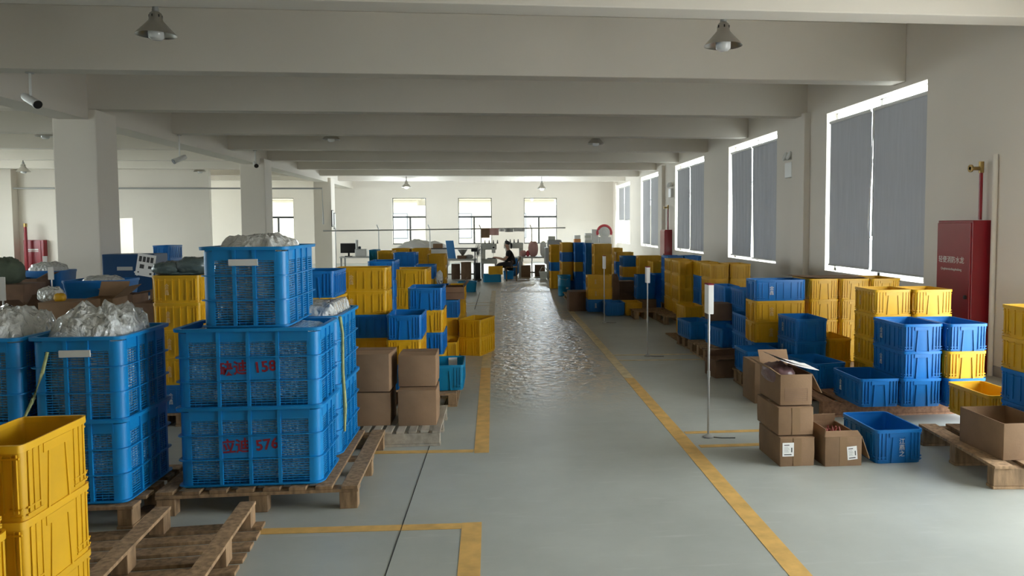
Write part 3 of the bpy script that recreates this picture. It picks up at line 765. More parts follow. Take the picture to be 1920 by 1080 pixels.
# ------------------------------------------------------------------ cartons
def carton(label, loc, rz, W, L, H, top='closed', m='card', tape=True, sticker=None, flaps=(), print_=False, group=None):
    t = thing('cardboard_box', label, 'box', loc, rz, group)
    w, l = W/2, L/2
    b = MB()
    if top == 'closed':
        b.loft([rr(w-.004, l-.004, 0, .006, 2), rr(w, l, H*.5, .010, 2), rr(w-.003, l-.003, H, .006, 2)]).build('body', M[m], t, smooth=30)
        g = .004
        for s in (-1, 1):
            zz = H+.002
            MB().obox((0, s*(l/2+g), zz+.002), (w-.004, 0, 0), (0, l/2-g, .003*s*-1), (0, 0, .002)).build('flap', M[m], t)
        if tape:
            MB().box(-w*.98, w*.98, -.03, .03, H+.009, H+.0105).build('tape', M['tape'], t)
    else:
        b.loft([rr(w, l, 0, .006, 2), rr(w, l, H, .006, 2), rr(w-.006, l-.006, H, .005, 2), rr(w-.006, l-.006, .006, .005, 2)]).build('body', M[m], t, smooth=30)
        for side, ang, ln in flaps:
            # flap hinged on the rim: ang 0 straight out, 90 up, -90 hanging down
            a = R(ang); d = {'f': Vector((0,-1,0)), 'b': Vector((0,1,0)), 'l': Vector((-1,0,0)), 'r': Vector((1,0,0))}[side]
            e = {'f': (w, l), 'b': (w, l), 'l': (l, w), 'r': (l, w)}[side]
            ax = Vector((d.y, -d.x, 0)); dirv = d*math.cos(a)+Vector((0,0,1))*math.sin(a)
            base = d*e[1]+Vector((0,0,H))
            MB().obox(base+dirv*ln/2, ax*(e[0]-.004), dirv*ln/2, dirv.cross(ax)*.003).build('flap', M[m], t)
    if tape:
        MB().box(-.03, .03, -l-.0012, -l+.0008, H*.0+.002, H-.002).build('tape', M['tape'], t)
    if sticker:
        sx, sz, sw, sh, ang = sticker
        s = MB().box(-sw/2, sw/2, -.001, 0, -sh/2, sh/2).build('label_sticker', M['white'], t, loc=(sx, -l-.0014, sz), rot=(0, ang, 0))
        k = MB().box(-sw*.36, sw*.1, -.0016, -.0011, sh*.30, sh*.36)
        for i in range(5): k.box(-sw*.36, sw*(.0+.06*(i % 3)), -.0016, -.0011, sh*(.18-.09*i), sh*(.195-.09*i))
        k.box(-sw*.36, sw*.30, -.0016, -.0011, -sh*.40, -sh*.33); k.box(sw*.26, sw*.36, -.0016, -.0011, -sh*.2, sh*.14)
        k.build('print', M['ink'], s)
    if print_:
        k = MB(); zw = H*.42
        for i in range(7): k.box(-w*.72, w*.72, -l-.0016, -l-.0008, .03+zw*i/6.5, .03+zw*i/6.5+.004)
        k.box(-w*.72, -w*.70, -l-.0016, -l-.0008, .03, .03+zw*.95); k.box(w*.70, w*.72, -l-.0016, -l-.0008, .03, .03+zw*.95)
        k.build('printed_lines', M['darkcard'], t)
    return t
def carton_px(label, xl, xr, D, zb, H, L, py=700, rot=0, **k):
    Y = atD((xl+xr)/2, D, py).y; x1, x2 = atY(xl, Y, py).x, atY(xr, Y, py).x
    return carton(label, ((x1+x2)/2, Y+L/2, zb), rot, x2-x1, L, H, **k)
GC = 'brown cartons stacked on the grey pallet'
carton_px('brown carton, lower left of the four on the grey pallet', 660, 733, 6.32, .126, .268, .36, 780, tape=False, group=GC)
carton_px('brown carton, lower right of the four with bulging flaps', 746, 819, 6.32, .126, .29, .36, 780, tape=False, group=GC)
carton_px('brown carton, upper left of the four on the grey pallet', 658, 733, 6.30, .408, .305, .37, 710, rot=R(-3), tape=False, group=GC)
carton_px('brown carton, upper right of the four with folded lid', 746, 818, 6.40, .43, .255, .36, 700, tape=False, group=GC)
carton_px('sealed carton with white shipping label, bottom of the stack of three', 1462, 1528, 5.62, 0, .207, .46, 850, sticker=(-.07, .125, .085, .10, 0))
carton_px('sealed carton in the middle of the stack of three', 1459, 1526, 5.64, .221, .200, .47, 790)
kt = carton_px('opened carton with printed lines, topmost of the stack of three', 1463, 1523, 5.66, .435, .225, .45, 730, tape=False, top='open', flaps=(('r', -62, .16), ('l', 35, .10), ('b', 60, .12)), print_=True)
ks = carton_px('open carton of dark red sticks with a white shipping label', 1547, 1616, 5.62, 0, .215, .46, 850, top='open', flaps=(('f', 158, .07), ('r', -70, .18), ('b', 100, .06), ('l', 95, .06)), sticker=(.065, .095, .075, .098, R(-5)))
tg = MB()
sx_, sy_ = ks.location.x, ks.location.y
for i in range(46):
    x = sx_+rnd.uniform(-.10, .10); y = sy_+rnd.uniform(-.10, .16); a = rnd.uniform(0, 6.28)
    z = .14+rnd.uniform(0, .05)
    o = MB().tube([(x, y, z-.02), (x+.03*math.cos(a), y+.03*math.sin(a), z+rnd.uniform(.02, .045))], .007, 6)
    tg.add(o.v, o.f)
tg.box(sx_-.115, sx_+.115, sy_-.20, sy_+.20, .012, .16)
o = tag(tg.build('stick_heap', M['sticks']), 'heap of dark red sticks inside the open carton on the floor', 'sticks'); o['kind'] = 'stuff'
# papers and purple bag on the top carton
b3 = kt.location
tag(blob(.10, .17, .075, 21, .25, 3, .7).build('purple_bag', M['purple'], smooth=60, loc=(b3.x-.05, b3.y+.02, .435+.195)), 'dull purple plastic bag lying in the opened top carton', 'bag')
for i, (dx, dy, tz, rz) in enumerate(((.02, -.02, .0, .12), (-.015, .03, .010, .30))):
    m = MB(); n = 8; vs = []
    for a in range(n+1):
        u = a/n-.5
        for v in (-.5, .5):
            z = .05*(.5-u)**1.6*(1 if i == 0 else 1.25)-.02*u
            vs.append((u*.30, v*.22, z))
    fs = [(2*a, 2*a+2, 2*a+3, 2*a+1) for a in range(n)]
    top = len(vs); vs += [(x, y, z+.0012) for x, y, z in vs]; fs += [tuple(top+k for k in f[::-1]) for f in fs]
    m.add(vs, fs)
    o = m.build('paper_sheet', M['white'], smooth=60, loc=(b3.x+.02+dx, b3.y-.05+dy, .435+.262+tz), rot=(R(4), R(2), rz))
    tag(o, 'white paper sheet %s on the opened top carton' % ('curling on top' if i == 1 else 'lying underneath'), 'paper')
carton_px('big open carton on the slatted pallet at the right edge', 1882, 1975, 5.22, .162, .25, .50, 820, top='open', tape=False)
carton_px('brown carton behind the stack of three', 1415, 1478, 7.6, 0, .40, .38, 690, tape=False)
carton_px('low open carton with a raised flap by the nearest sign stand', 1338, 1398, 8.9, 0, .20, .34, 690, rot=R(6), m='darkcard', top='open', tape=False, flaps=(('f', 20, .12), ('b', 120, .1)))
carton_px('square brown carton on a blue crate before the blue stacks', 1333, 1373, 11.05, .392, .235, .36, 590, m='darkcard', tape=False)
carton_px('tall dark carton at the aisle corner by the barrel', 1067, 1103, 15.9, 0, .40, .5, 560, m='darkcard', tape=False)
carton_px('brown carton under the blue pair behind the second sign', 1196, 1231, 15.85, .0, .238, .42, 570, m='card', tape=False)
carton_px('dark brown carton between the yellow pair and blue stacks', 1156, 1190, 16.9, .30, .24, .4, 550, m='darkcard', tape=False)
carton_px('brown carton under the dark brown carton', 1156, 1190, 16.9, .0, .288, .4, 570, m='darkcard', tape=False)
cD = TOPS['blue-topped stack under the dark open carton']
carton('dark open carton with pale torn flaps on a blue crate', (cD[0].x+.02, cD[0].y, cD[1]+.002), R(5), .32, .40, .17, 'open', 'darkcard', False, flaps=(('r', 50, .1), ('f', -60, .08), ('l', 70, .08)))
carton_px('dark carton low between the blue stacks left of the aisle', 727, 776, 9.0, .0, .72, .5, 580, m='darkcard', tape=False)
carton_px('dark carton with white flap beside the tub', 838, 862, 14.3, .0, .62, .5, 530, m='darkcard', top='open', tape=False, flaps=(('r', 55, .2),))
# far left carton jumble
for lab, xl, xr, D, zb, H, L, rt, top, fl, mm in (
    ('open brown carton in the jumble at the far left edge', -40, 44, 8.9, .0, .86, .5, 4, 'open', (('f', 30, .16), ('r', 60, .14)), 'darkcard'),
    ('wide brown carton in the jumble behind the left mesh crates', 72, 144, 8.6, .0, .92, .5, -5, 'closed', (), 'card'),
    ('brown carton with slanted lid behind the left mesh crates', 152, 208, 9.3, .0, .90, .45, 4, 'open', (('r', 40, .22), ('b', 60, .2)), 'card'),
    ('dark open carton with wide flaps behind the left mesh crates', 206, 252, 10.2, .0, .87, .4, -4, 'open', (('f', 10, .2), ('l', 30, .16), ('r', 20, .12)), 'darkcard'),
    ('brown carton beside the marked yellow stack', 246, 288, 8.4, .0, .93, .45, 0, 'open', (('b', 80, .12),), 'darkcard'),
    ('dark carton behind the green cloth at the far left', 20, 66, 11.2, .0, 1.02, .5, 6, 'open', (('r', 30, .16),), 'darkcard')):
    carton_px(lab, xl, xr, D, zb, H, L, 570, rot=R(rt), m=mm, top=top, tape=False, flaps=fl)
carton_px('small brown carton before the far red cabinet', 68, 92, 17.0, 0, .98, .4, 500, m='card', tape=False)
p = atD(1555, 9.0, 522)
t = MB(); vs = []
for i in range(13):
    for j in range(2):
        u = i/12; vs.append((-.50+u*.92, -.24+j*.5, .004+.05*max(0, .35-u)**2*6+.004*math.sin(u*7)))
fs = [(2*a, 2*a+2, 2*a+3, 2*a+1) for a in range(12)]; k = len(vs); vs += [(x, y, z+.005) for x, y, z in vs]; fs += [tuple(k+q for q in f[::-1]) for f in fs]
t.add(vs, fs)
tt = TOPS['yellow stack under the cardboard sheet, left column']
tag(t.build('cardboard_sheet', M['card'], smooth=60, loc=(tt[0].x+.10, tt[0].y, tt[1])), 'flat cardboard sheet lying over the yellow stacks by the blind', 'cardboard')
p = S(1306, 627); tag(MB().box(-.28, .28, -.12, .12, 0, .006).build('cardboard_sheet', M['card'], loc=(p.x, p.y, 0), rot=(0, 0, R(20))), 'flattened cardboard on the floor by the low blue crate', 'cardboard')

# ------------------------------------------------------------------ sign stands
def sign_stand(label, px, py, top, board, bw=.07):
    p = S(px, py); t = thing('sign_stand', label, 'sign stand', (p.x, p.y, 0), 0, 'thin pole sign stands')
    h = top
    MB().tube([(0, 0, .01), (0, 0, h)], .009, 10).build('pole', M['metal'], t, smooth=50)
    MB().tube([(0, 0, .40*h), (0, 0, .40*h+.05)], .013, 10).build('collar', M['metal'], t, smooth=50)
    MB().lathe([(.045, 0), (.045, .012), (.012, .03)], 16).build('foot', M['graymetal'], t, smooth=40)
    MB().tube([(0, 0, .006), (.10, -.05, .006), (.21, -.06, .006)], .004, 6).build('foot_wire', M['darkmetal'], t)
    z0, z1 = board
    b = MB().box(-bw*.32, bw*.32, -.06, .06, z0, z1).build('sign_board', M['white'], t, rot=(0, 0, 0), bevel=.004)
    MB().box(-bw*.34, bw*.34, -.062, .062, z1-.002, z1+.008).build('clip', M['redink'], t)
    return t
sign_stand('nearest thin sign stand beside the stacked cartons', 1328, 820, 1.26, (1.03, 1.27))
sign_stand('second thin sign stand along the right aisle line', 1214, 668, 1.16, (.99, 1.20))
sign_stand('farthest thin sign stand before the yellow pair', 1133, 605, 1.16, (.98, 1.21))
for i, (px, D, z0, z1, lab) in enumerate(((97, 9.8, 1.10, 1.26, 'white card sign stand before the concrete column'), (87, 12, 1.17, 1.32, 'small white sign stand near the far red cabinet'), (4, 7.5, 1.05, 1.28, 'grey sign stand at the far left edge'))):
    p = atD(px, D, 520); t = thing('sign_stand', lab, 'sign stand', (p.x, p.y, 0))
    MB().tube([(0, 0, .01), (0, 0, z1)], .008, 10).build('pole', M['metal'], t, smooth=50)
    MB().lathe([(.05, 0), (.05, .012), (.012, .03)], 16).build('foot', M['graymetal'], t, smooth=40)
    MB().box(-.035, .035, -.02, -.008, z0, z1).build('sign_board', M['white'], t, bevel=.004)

# ------------------------------------------------------------------ fire cabinets and pipes
def cabinet(label, x, y0, y1, d, H, text=True, zb=0.0):
    t = thing('fire_hose_cabinet', label, 'fire cabinet', (x, (y0+y1)/2, zb)); hy = (y1-y0)/2
    MB().box(0, d, -hy, hy, 0, H).build('body', M['red'], t, bevel=.008)
    dr = MB().box(-.018, 0, -hy+.015, hy-.015, .05, H-.03).build('door', M['red'], t, bevel=.005)
    MB().lathe([(.0, 0), (.024, .0), (.024, .02), (.0, .024)], 14).build('handle', M['black'], dr, loc=(-.018, -hy+.07, H*.5), rot=(0, R(-90), 0))
    if text:
        link('white_lettering', text_mesh('轻便消防水龙', .088, M['white']), dr, (-.0195, .03, H*.735), (R(90), 0, R(-90)))
        link('white_lettering', text_mesh('Qingbianxiaofangshuilong', .042, M['white']), dr, (-.0195, .03, H*.675), (R(90), 0, R(-90)))
    return t
cabinet('red fire hose cabinet with white lettering beside the nearest window', 5.46, 8.46, 9.16, .238, 1.80)
cabinet('smaller red fire cabinet far down the right wall', 5.46, 25.0, 25.7, .238, 1.62, False)
def riser(label, x, y, z0, z1, m='red'):
    t = thing('fire_pipe', label, 'pipe', (x, y, z0))
    MB().tube([(0, 0, 0), (0, 0, z1-z0)], .022, 10).build('pipe', M[m], t, smooth=50)
    h = z1-z0
    v = MB().tube([(0, 0, h), (0, 0, h+.13)], .03, 12).build('valve', M['brass'], t, smooth=50)
    MB().tube([(0, .0, h+.05), (-.14, 0, h+.05)], .022, 10).build('outlet', M['brass'], v, smooth=50)
    MB().lathe([(.045, 0), (.045, .02)], 12).build('hand_wheel', M['brass'], v, loc=(-.14, 0, h+.05), rot=(0, R(90), 0))
riser('red riser pipe with brass valve above the near fire cabinet', 5.60, 8.54, 1.805, 2.35)
riser('dark red riser pipe above the far fire cabinet', 5.60, 25.2, 1.625, 2.3)
o = MB().tube([(5.665, 8.38, .0), (5.665, 8.38, 2.55)], .03, 10).build('conduit', M['wall'], smooth=50); tag(o, 'cream conduit running up the wall right of the red cabinet', 'pipe')
ly = PY-.02
t = thing('fire_hose_cabinet', 'pinkish red fire cabinet on the far left wall', 'fire cabinet', (atY(67, PY-.13, 480).x, PY-.12, 0))
MB().box(-.33, .33, -.11, .115, .0, 1.34).build('body', M['red'], t, bevel=.008); dd = MB().box(-.31, .24, -.125, -.11, .04, 1.31).build('door', M['red'], t, bevel=.004)
MB().box(-.2, .16, -.128, -.126, .98, 1.03).box(-.2, .16, -.128, -.126, .93, .955).build('white_lettering', M['white'], dd)
xx = atY(48, PY-.45, 460).x
t = thing('fire_pipe', 'red riser pipe beside the far left fire cabinet', 'pipe', (xx, PY-.42, 0))
MB().tube([(0, 0, 0), (0, 0, 1.8)], .05, 10).build('pipe', M['red'], t, smooth=50); MB().tube([(0, 0, 1.8), (0, 0, 1.92)], .06, 10).build('valve', M['brass'], t, smooth=50)
# long horizontal pipe across the left bays, and drop with frames by the third column
yp = 28.75
tag(MB().tube([(XL+.2, yp, 3.14), (atY(604, yp, 355).x, yp, 3.14), (atY(605, yp, 360).x, yp, 1.85)], .03, 8).build('ceiling_conduit', M['graymetal'], smooth=50), 'thin grey conduit running across the left bays under the beams', 'pipe')
xk = CXR+.02
for dy, zc, lab in ((-.0, 2.1, 'white framed notice on the far column side'), (.42, 2.0, 'dark framed notice on the far column side')):
    t = thing('notice_frame', lab, 'notice', (xk, 32.55+dy-.06, zc))
    MB().box(-.019, .012, -.16, .16, -.34, .34).build('frame', M['black'], t, bevel=.004); MB().box(.0125, .015, -.13, .13, -.31, .31).build('sheet', M['white'], t)

# emergency lights
def emergency(label, y):
    t = thing('emergency_light', label, 'emergency light', (XR-.0, y, 2.9))
    MB().box(-.07, 0, -.13, .13, -.17, .05).build('housing', M['whiteplastic'], t, bevel=.012)
    t.scale = (1.35, 1.35, 1.35)
    for s in (-.075, .075):
        h = MB().lathe([(.03, -.04), (.068, .03), (.062, .04), (.0, .03)], 18).build('lamp_head', M['whiteplastic'], t, smooth=40, loc=(-.06, s, .13), rot=(0, R(-70), 0))
        MB().lathe([(.0, .034), (.055, .037), (.055, .042), (0, .046)], 16).build('lens', M['bulb'], h, smooth=40)
emergency('twin-head emergency light between the first two windows', 14.6)
emergency('twin-head emergency light above the far fire cabinet', 25.0)

# ------------------------------------------------------------------ pendant lamps
def lamp_proto():
    t = thing('pendant_lamp', 'pendant lamp', 'lamp', (0, 0, 0), 0, 'bell-shaped pendant lamps under the ceiling')
    MB().tube([(0, 0, .31), (0, 0, .85)], .011, 8).build('stem', M['darkmetal'], t, smooth=50)
    MB().lathe([(.012, .325), (.028, .315), (.036, .28), (.036, .245)], 20).build('cap', M['graymetal'], t, smooth=40)
    MB().lathe([(.034, .262), (.062, .235), (.072, .16), (.125, .10), (.185, .035), (.208, .006), (.212, 0), (.205, .001), (.182, .03), (.122, .092), (.066, .15), (.03, .22)], 36).build('shade', M['alu'], t, smooth=45)
    m = MB()
    for a in range(6): c = R(60*a+20); m.obox((.0645*math.cos(c), .0645*math.sin(c), .205), (.006*math.cos(c), .006*math.sin(c), 0), (-.006*math.sin(c), .006*math.cos(c), 0), (0, 0, .014))
    m.build('vent_slot', M['black'], t)
    MB().lathe([(.0, -.055), (.055, -.052), (.08, -.03), (.085, .04), (.075, .12), (.04, .16)], 24).build('bulb', M['bulb'], t, smooth=50)
    return t
LP = lamp_proto(); first = True
for lab, px, py, D, lit in (('unlit pendant lamp at upper left of the near bay', 293, 66, 8.6, 0), ('unlit pendant lamp at upper right of the near bay', 1356, 86, 8.6, 0),
    ('unlit pendant lamp above the left stacks in the middle bay', 621, 262, 18.7, 0), ('unlit pendant lamp above the right stacks in the middle bay', 1117, 270, 18.7, 0),
    ('glowing pendant lamp above the white cloth at the back', 762, 351, 33, 1), ('glowing pendant lamp above the seated worker at the back', 1016, 354, 33, 1),
    ('unlit pendant lamp partly behind the near column', 85, 256, 17.5, 0), ('unlit pendant lamp far left of the near column', 44, 322, 25, 0), ('unlit pendant lamp between the two columns', 375, 322, 27, 0)):
    p = atD(px, D, py)
    if first: LP.location = p; LP['label'] = lab; first = False; o = LP
    else: o = dup(LP, p, rnd.uniform(0, 1), lab)
    for c in o.children:
        if c.name.startswith('stem'): c.scale = (1, 1, 1); c['z'] = 0
        if lit and c.name.startswith('bulb'):
            c.data = c.data.copy(); c.data.materials[0] = M['lit']
            li = bpy.data.lights.new('lamp_light', 'POINT'); li.energy = 230; li.color = (.80, .91, 1); li.shadow_soft_size = .08
            lo = bpy.data.objects.new('lamp_light', li); COL.objects.link(lo); lo.location = p+Vector((0, 0, -.12))
        if c.name.startswith('stem'):
            del c['z']; L_ = ZC-p.z; me = MB().tube([(0, 0, .31), (0, 0, L_+.01)], .011, 8).mesh('stem', M['darkmetal'], 50); c.data = me

# ------------------------------------------------------------------ surveillance cameras
def bullet(label, px, py, D, aim, drop, ztop):
    p = atD(px, D, py)
    t = thing('surveillance_camera', label, 'security camera', p)
    MB().tube([(0, 0, .06), (0, 0, ztop-p.z)], .016, 8).build('bracket', M['whiteplastic'], t, smooth=50)
    MB().lathe([(.05, ztop-p.z-.02), (.05, ztop-p.z)], 16).build('ceiling_plate', M['graymetal'], t)
    b = MB().lathe([(.0, -.15), (.045, -.145), (.052, -.10), (.052, .12), (.06, .125), (.06, .15), (.045, .15), (.0, .145)], 18).build('housing', M['whiteplastic'], t, smooth=40, rot=aim)
    MB().lathe([(.0, .151), (.055, .151), (.055, .158), (0, .158)], 18).build('lens_face', M['black'], b, smooth=40)
bullet('white bullet camera hanging at the upper left near the column', 58, 188, 9.95, (R(115), 0, R(60)), 0, 3.755)
bullet('white bullet camera hanging from the girder between the columns', 337, 298, 16.72, (R(115), 0, R(-40)), 0, 3.755)
bullet('white bullet camera by the top of the second column', 479, 308, 20.15, (R(110), 0, R(25)), 0, 3.755)

# ------------------------------------------------------------------ left background things
p = atD(242, 11.5, 500)
t = thing('machine_cabinet', 'navy blue metal cabinet with poster beside the near column', 'cabinet', (p.x, p.y, 0))
cw = .37
MB().box(-cw, cw, -.02, .45, .62, 1.36).build('body', M['navy'], t, bevel=.01)
for s in (-1, 1):
    MB().box(s*(cw-.05)-.02, s*(cw-.05)+.02, 0, .04, 0, .62).build('leg', M['navy'], t); MB().box(s*(cw-.05)-.02, s*(cw-.05)+.02, .38, .42, 0, .62).build('leg', M['navy'], t)
MB().box(-.16, .06, -.025, -.0205, 1.12, 1.175).build('name_label', M['graymetal'], t)
MB().obox((.135, -.024, 1.09), (.04, 0, .02), (0, .002, 0), (-.02, 0, .03)).build('note', M['white'], t)
po = thing('paper_poster', 'tilted black and white poster on the navy cabinet', 'poster', (p.x+.25, p.y-.028, 1.20), 0)
MB().box(-.13, .13, -.004, 0, -.17, .16).build('sheet', M['white'], po, rot=(0, R(10), 0))
for x0_, x1_, z0_, z1_ in [(-.105+.055*i, -.065+.055*i, .04, .12) for i in range(4)]+[(-.08, -.02, -.06, .0), (.04, .09, -.05, -.01), (.07, .10, -.14, -.11), (-.10, -.08, -.13, -.11)]:
    MB().box(x0_, x1_, -.006, -.0045, z0_, z1_).build('printed_figure', M['ink'], po, rot=(0, R(10), 0))
yb = TOPS['marked yellow stack behind the left mesh crates']
for i, (dx, sx, sy, sz, dz) in enumerate(((-.11, .14, .14, .06, .0), (.09, .16, .16, .08, .0), (.0, .2, .16, .03, -.01))):
    tag(blob(sx, sy, sz, 31+i, .3, 3, .75).build('plastic_sack', M['darkbag'], smooth=60, loc=(yb[0].x+dx, yb[0].y+.02*i, yb[1]+sz*.9+dz)), ('left grey-green plastic sack on the marked yellow stack', 'right grey-green plastic sack on the marked yellow stack', 'flat dark sack between the two on the marked yellow stack')[i], 'sack')
tb = thing('support_table', 'low work table behind the marked yellow stack carrying blue crates', 'table', (TOPS['blue pair stacked beside the navy cabinet'][0].x, TOPS['blue pair stacked beside the navy cabinet'][0].y, 0))
MB().box(-.5, .5, -.4, .4, .91, .948).build('tabletop', M['tabletop'], tb, bevel=.004)
for a in (-.45, .45):
    for b in (-.35, .35): MB().box(a-.02, a+.02, b-.02, b+.02, 0, .91).build('leg', M['graymetal'], tb)
t = TOPS['blue pair stacked beside the navy cabinet']
tag(MB().box(-.06, .06, -.002, 0, -.05, .05).build('paper_note', M['white'], loc=(t[0].x+.03, t[0].y-.292, .95+.12)), 'white paper note stuck on the blue crate beside the navy cabinet', 'paper')
# long blue tub with pale sacks
def tub(label, px0, px1, D, zb, H, L, cap='tub', m='teal', cn=None):
    Y = atD((px0+px1)/2, D, 540).y; x1, x2 = atY(px0, Y, 540).x, atY(px1, Y, 540).x; w = (x2-x1)/2; l = L/2
    t = thing('plastic_tub', label, cap, ((x1+x2)/2, Y+l, zb))
    MB().loft([rr(w*.88, l*.88, 0, .05), rr(w*.98, l*.98, H-.02, .06), rr(w*.95, l*.95, H-.02, .05), rr(w*.84, l*.84, .02, .05)]).build('shell', M[m], t, smooth=40)
    MB().loft([rr(w*.95, l*.95, H-.03, .06), rr(w, l, H-.03, .07), rr(w, l, H, .07), rr(w*.94, l*.94, H, .06)], closed=True).build('rim', M[m], t, smooth=40)
    return t
tub1 = tub('long blue tub of pale sacks before the navy cabinet', 112, 226, 10.3, .79, .26, .62, m='blue')
tag(blob(.26, .2, .12, 41, .2, 3, .7).build('plastic_sack', M['film'], smooth=60, loc=(tub1.location.x+.0, tub1.location.y+.05, .79+.19)), 'pale sack lying in the long blue tub', 'sack')
p = tub1.location
sb = thing('support_table', 'low bench under the long blue tub', 'table', (p.x, p.y, 0)); MB().box(-.5, .5, -.36, .36, .75, .788).build('tabletop', M['tabletop'], sb)
for a in (-.45, .45):
    for b in (-.3, .3): MB().box(a-.02, a+.02, b-.02, b+.02, 0, .75).build('leg', M['graymetal'], sb)
tub2 = tub('blue tub heaped with white bags at the far left', 34, 112, 11.6, .77, .34, .55, m='blue')
sb = thing('support_table', 'low bench under the far left blue tub', 'table', (tub2.location.x, tub2.location.y, 0)); MB().box(-.5, .5, -.3, .3, .73, .768).build('tabletop', M['tabletop'], sb)
for a in (-.45, .45):
    for b in (-.25, .25): MB().box(a-.02, a+.02, b-.02, b+.02, 0, .73).build('leg', M['graymetal'], sb)
tag(blob(.24, .2, .14, 43, .25, 3, .7).build('plastic_sack', M['film'], smooth=60, loc=(tub2.location.x, tub2.location.y, .77+.32)), 'white translucent bag heaped in the far left blue tub', 'sack')
p = atD(10, 9.9, 505)
tag(blob(.20, .2, .17, 45, .35, 2.5, .8).build('cloth_heap', M['greencloth'], smooth=60, loc=(p.x, p.y, 1.195)), 'heap of dark green cloth at the far left edge', 'cloth')
hb = carton_px('dark carton beneath the green cloth heap', -26, 42, 9.7, 0, 1.04, .5, 520, m='darkcard', tape=False)
p = atD(88, 8.2, 542)
tag(blob(.13, .1, .09, 47, .3, 3, .8).build('plastic_sack', M['film'], smooth=60, loc=(atD(90, 8.85, 542).x, atD(90, 8.85, 542).y+.05, .985)), 'crumpled white bag on the wide brown carton', 'sack')
tag(blob(.06, .05, .05, 48, .2, 3, .8).build('yellow_bag', M['yellow'], smooth=60, loc=(atD(112, 8.75, 542).x, atD(112, 8.75, 542).y, .965)), 'small yellow bag on the wide brown carton', 'bag')
stack('dark blue stack squeezed between the left cartons', 51, 71, 9.3, .0, 'BBB')

# things by the aisle, left
p = atD(822, 10.4, 528)
tag(blob(.06, .07, .12, 51, .3, 3, .8).build('plastic_sack', M['film'], smooth=60, loc=(atD(822, 13.3, 528).x, atD(822, 13.3, 528).y+.28, .74+.11)), 'upright white bag standing on the small blue pair', 'sack')
cb = thing('crate_base', 'pale plank block under the small blue pair', 'block', (TOPS['small blue pair beside the white bag'][0].x, TOPS['small blue pair beside the white bag'][0].y, 0)); MB().box(-.12, .12, -.28, .28, 0, .248).build('block', M['wood'], cb, bevel=.004)
tub('shallow turquoise tub on the floor by the work area', 857, 894, 20.6, 0, .27, .55)
p = S(1058, 555)
t = thing('plastic_barrel', 'teal barrel with a white tag at the aisle edge', 'barrel', (p.x, p.y, 0))
MB().lathe([(.13, 0), (.155, .02), (.158, .25), (.165, .26), (.158, .27), (.162, .50), (.17, .505), (.17, .53), (.15, .53), (.145, .04), (.0, .04)], 28).build('body', M['teal'], t, smooth=40)
MB().box(.03, .09, -.166, -.160, .19, .23).build('tag', M['white'], t)
MB().tube([(-.16, 0, .5), (-.1, -.16, .44), (.05, -.18, .42), (.16, -.03, .5)], .005, 6).build('handle', M['metal'], t, smooth=60)
p = atD(1154, 16.4, 535)
tag(blob(.10, .12, .36, 61, .18, 2.5, .75).build('brown_sack', M['darkcard'], smooth=60, loc=(p.x, p.y+.1, .36)), 'tall brown sack leaning beside the front yellow pair', 'sack')

# ------------------------------------------------------------------ work area at the back
def table(label, px0, px1, Yc, z, L=.8, m='tabletop', group=None):
    x0, x1 = atY(px0, Yc, 490).x, atY(px1, Yc, 490).x
    t = thing('work_table', label, 'table', ((x0+x1)/2, Yc+L/2, 0), 0, group); w = (x1-x0)/2
    MB().box(-w, w, -L/2, L/2, z-.05, z).build('tabletop', M[m], t, bevel=.006)
    for a in (-w+.06, w-.06):
        for b in (-L/2+.06, L/2-.06): MB().box(a-.025, a+.025, b-.025, b+.025, 0, z-.05).build('leg', M['graymetal'], t)
    MB().box(-w+.06, w-.06, L/2-.08, L/2-.05, .12, .17).build('stretcher', M['graymetal'], t)
    return t
Y0 = 25.6
table('long pale work table left of the standing fan', 832, 893, Y0, .68)
table('pale work table right of the seated worker', 972, 1032, Y0+.6, .72)
table('far work table holding the monitor', 636, 700, 27.5, .72)
def at(px, py, Y): return atY(px, Y, py)
# shelf board above the table
a, b = at(803, 466, 26.8), at(896, 466, 26.8)
t = thing('shelf_rack', 'dark shelf board on posts over the long work table', 'shelf', (0, 26.8, 0))
MB().box(a.x, b.x, -.12, .18, .985, 1.02).build('board', M['darkmetal'], t)
for x in (a.x+.03, b.x-.03): MB().box(x-.015, x+.015, -.02, .02, 0, .985).build('post', M['graymetal'], t)
# single-head embroidery machines
def machine(label, px0, px1, Y, mirror=1):
    x0, x1 = at(px0, 480, Y).x, at(px1, 480, Y).x; w = (x1-x0)/2; s = mirror
    t = thing('embroidery_machine', label, 'sewing machine', ((x0+x1)/2, Y, 0), 0)
    MB().box(-w, w, -.1, .5, .50, .66).build('base', M['beige'], t, bevel=.01)
    for a in (-w+.05, w-.05): MB().box(a-.03, a+.03, -.05, .45, 0, .5).build('leg', M['graymetal'], t)
    MB().box(*sorted((s*-w, s*(-w+.14))), .0, .4, .66, 1.14).build('column', M['beige'], t, bevel=.015)
    MB().box(*sorted((s*-w, s*w*.95)), -.02, .3, .97, 1.17).build('arm', M['beige'], t, bevel=.02)
    h = MB().box(*sorted((s*w*.35, s*w*.8)), -.08, .0, .86, 1.10).build('needle_head', M['whiteplastic'], t, bevel=.01)
    MB().box(*sorted((s*w*.45, s*w*.7)), -.085, -.08, 1.02, 1.07).build('panel', M['black'], h)
    MB().tube([(s*w*.55, -.04, .86), (s*w*.55, -.04, .70)], .008, 6).build('needle_bar', M['metal'], h)
    for k in range(4): MB().lathe([(.03, 0), (.03, .02), (.022, .03), (.014, .12), (.0, .12)], 10).build('thread_spool', M['black'], t, smooth=40, loc=(s*(-w*.5+k*.14), .12, 1.17))
    return t
machine('beige embroidery machine facing the seated worker', 902, 932, 26.2)
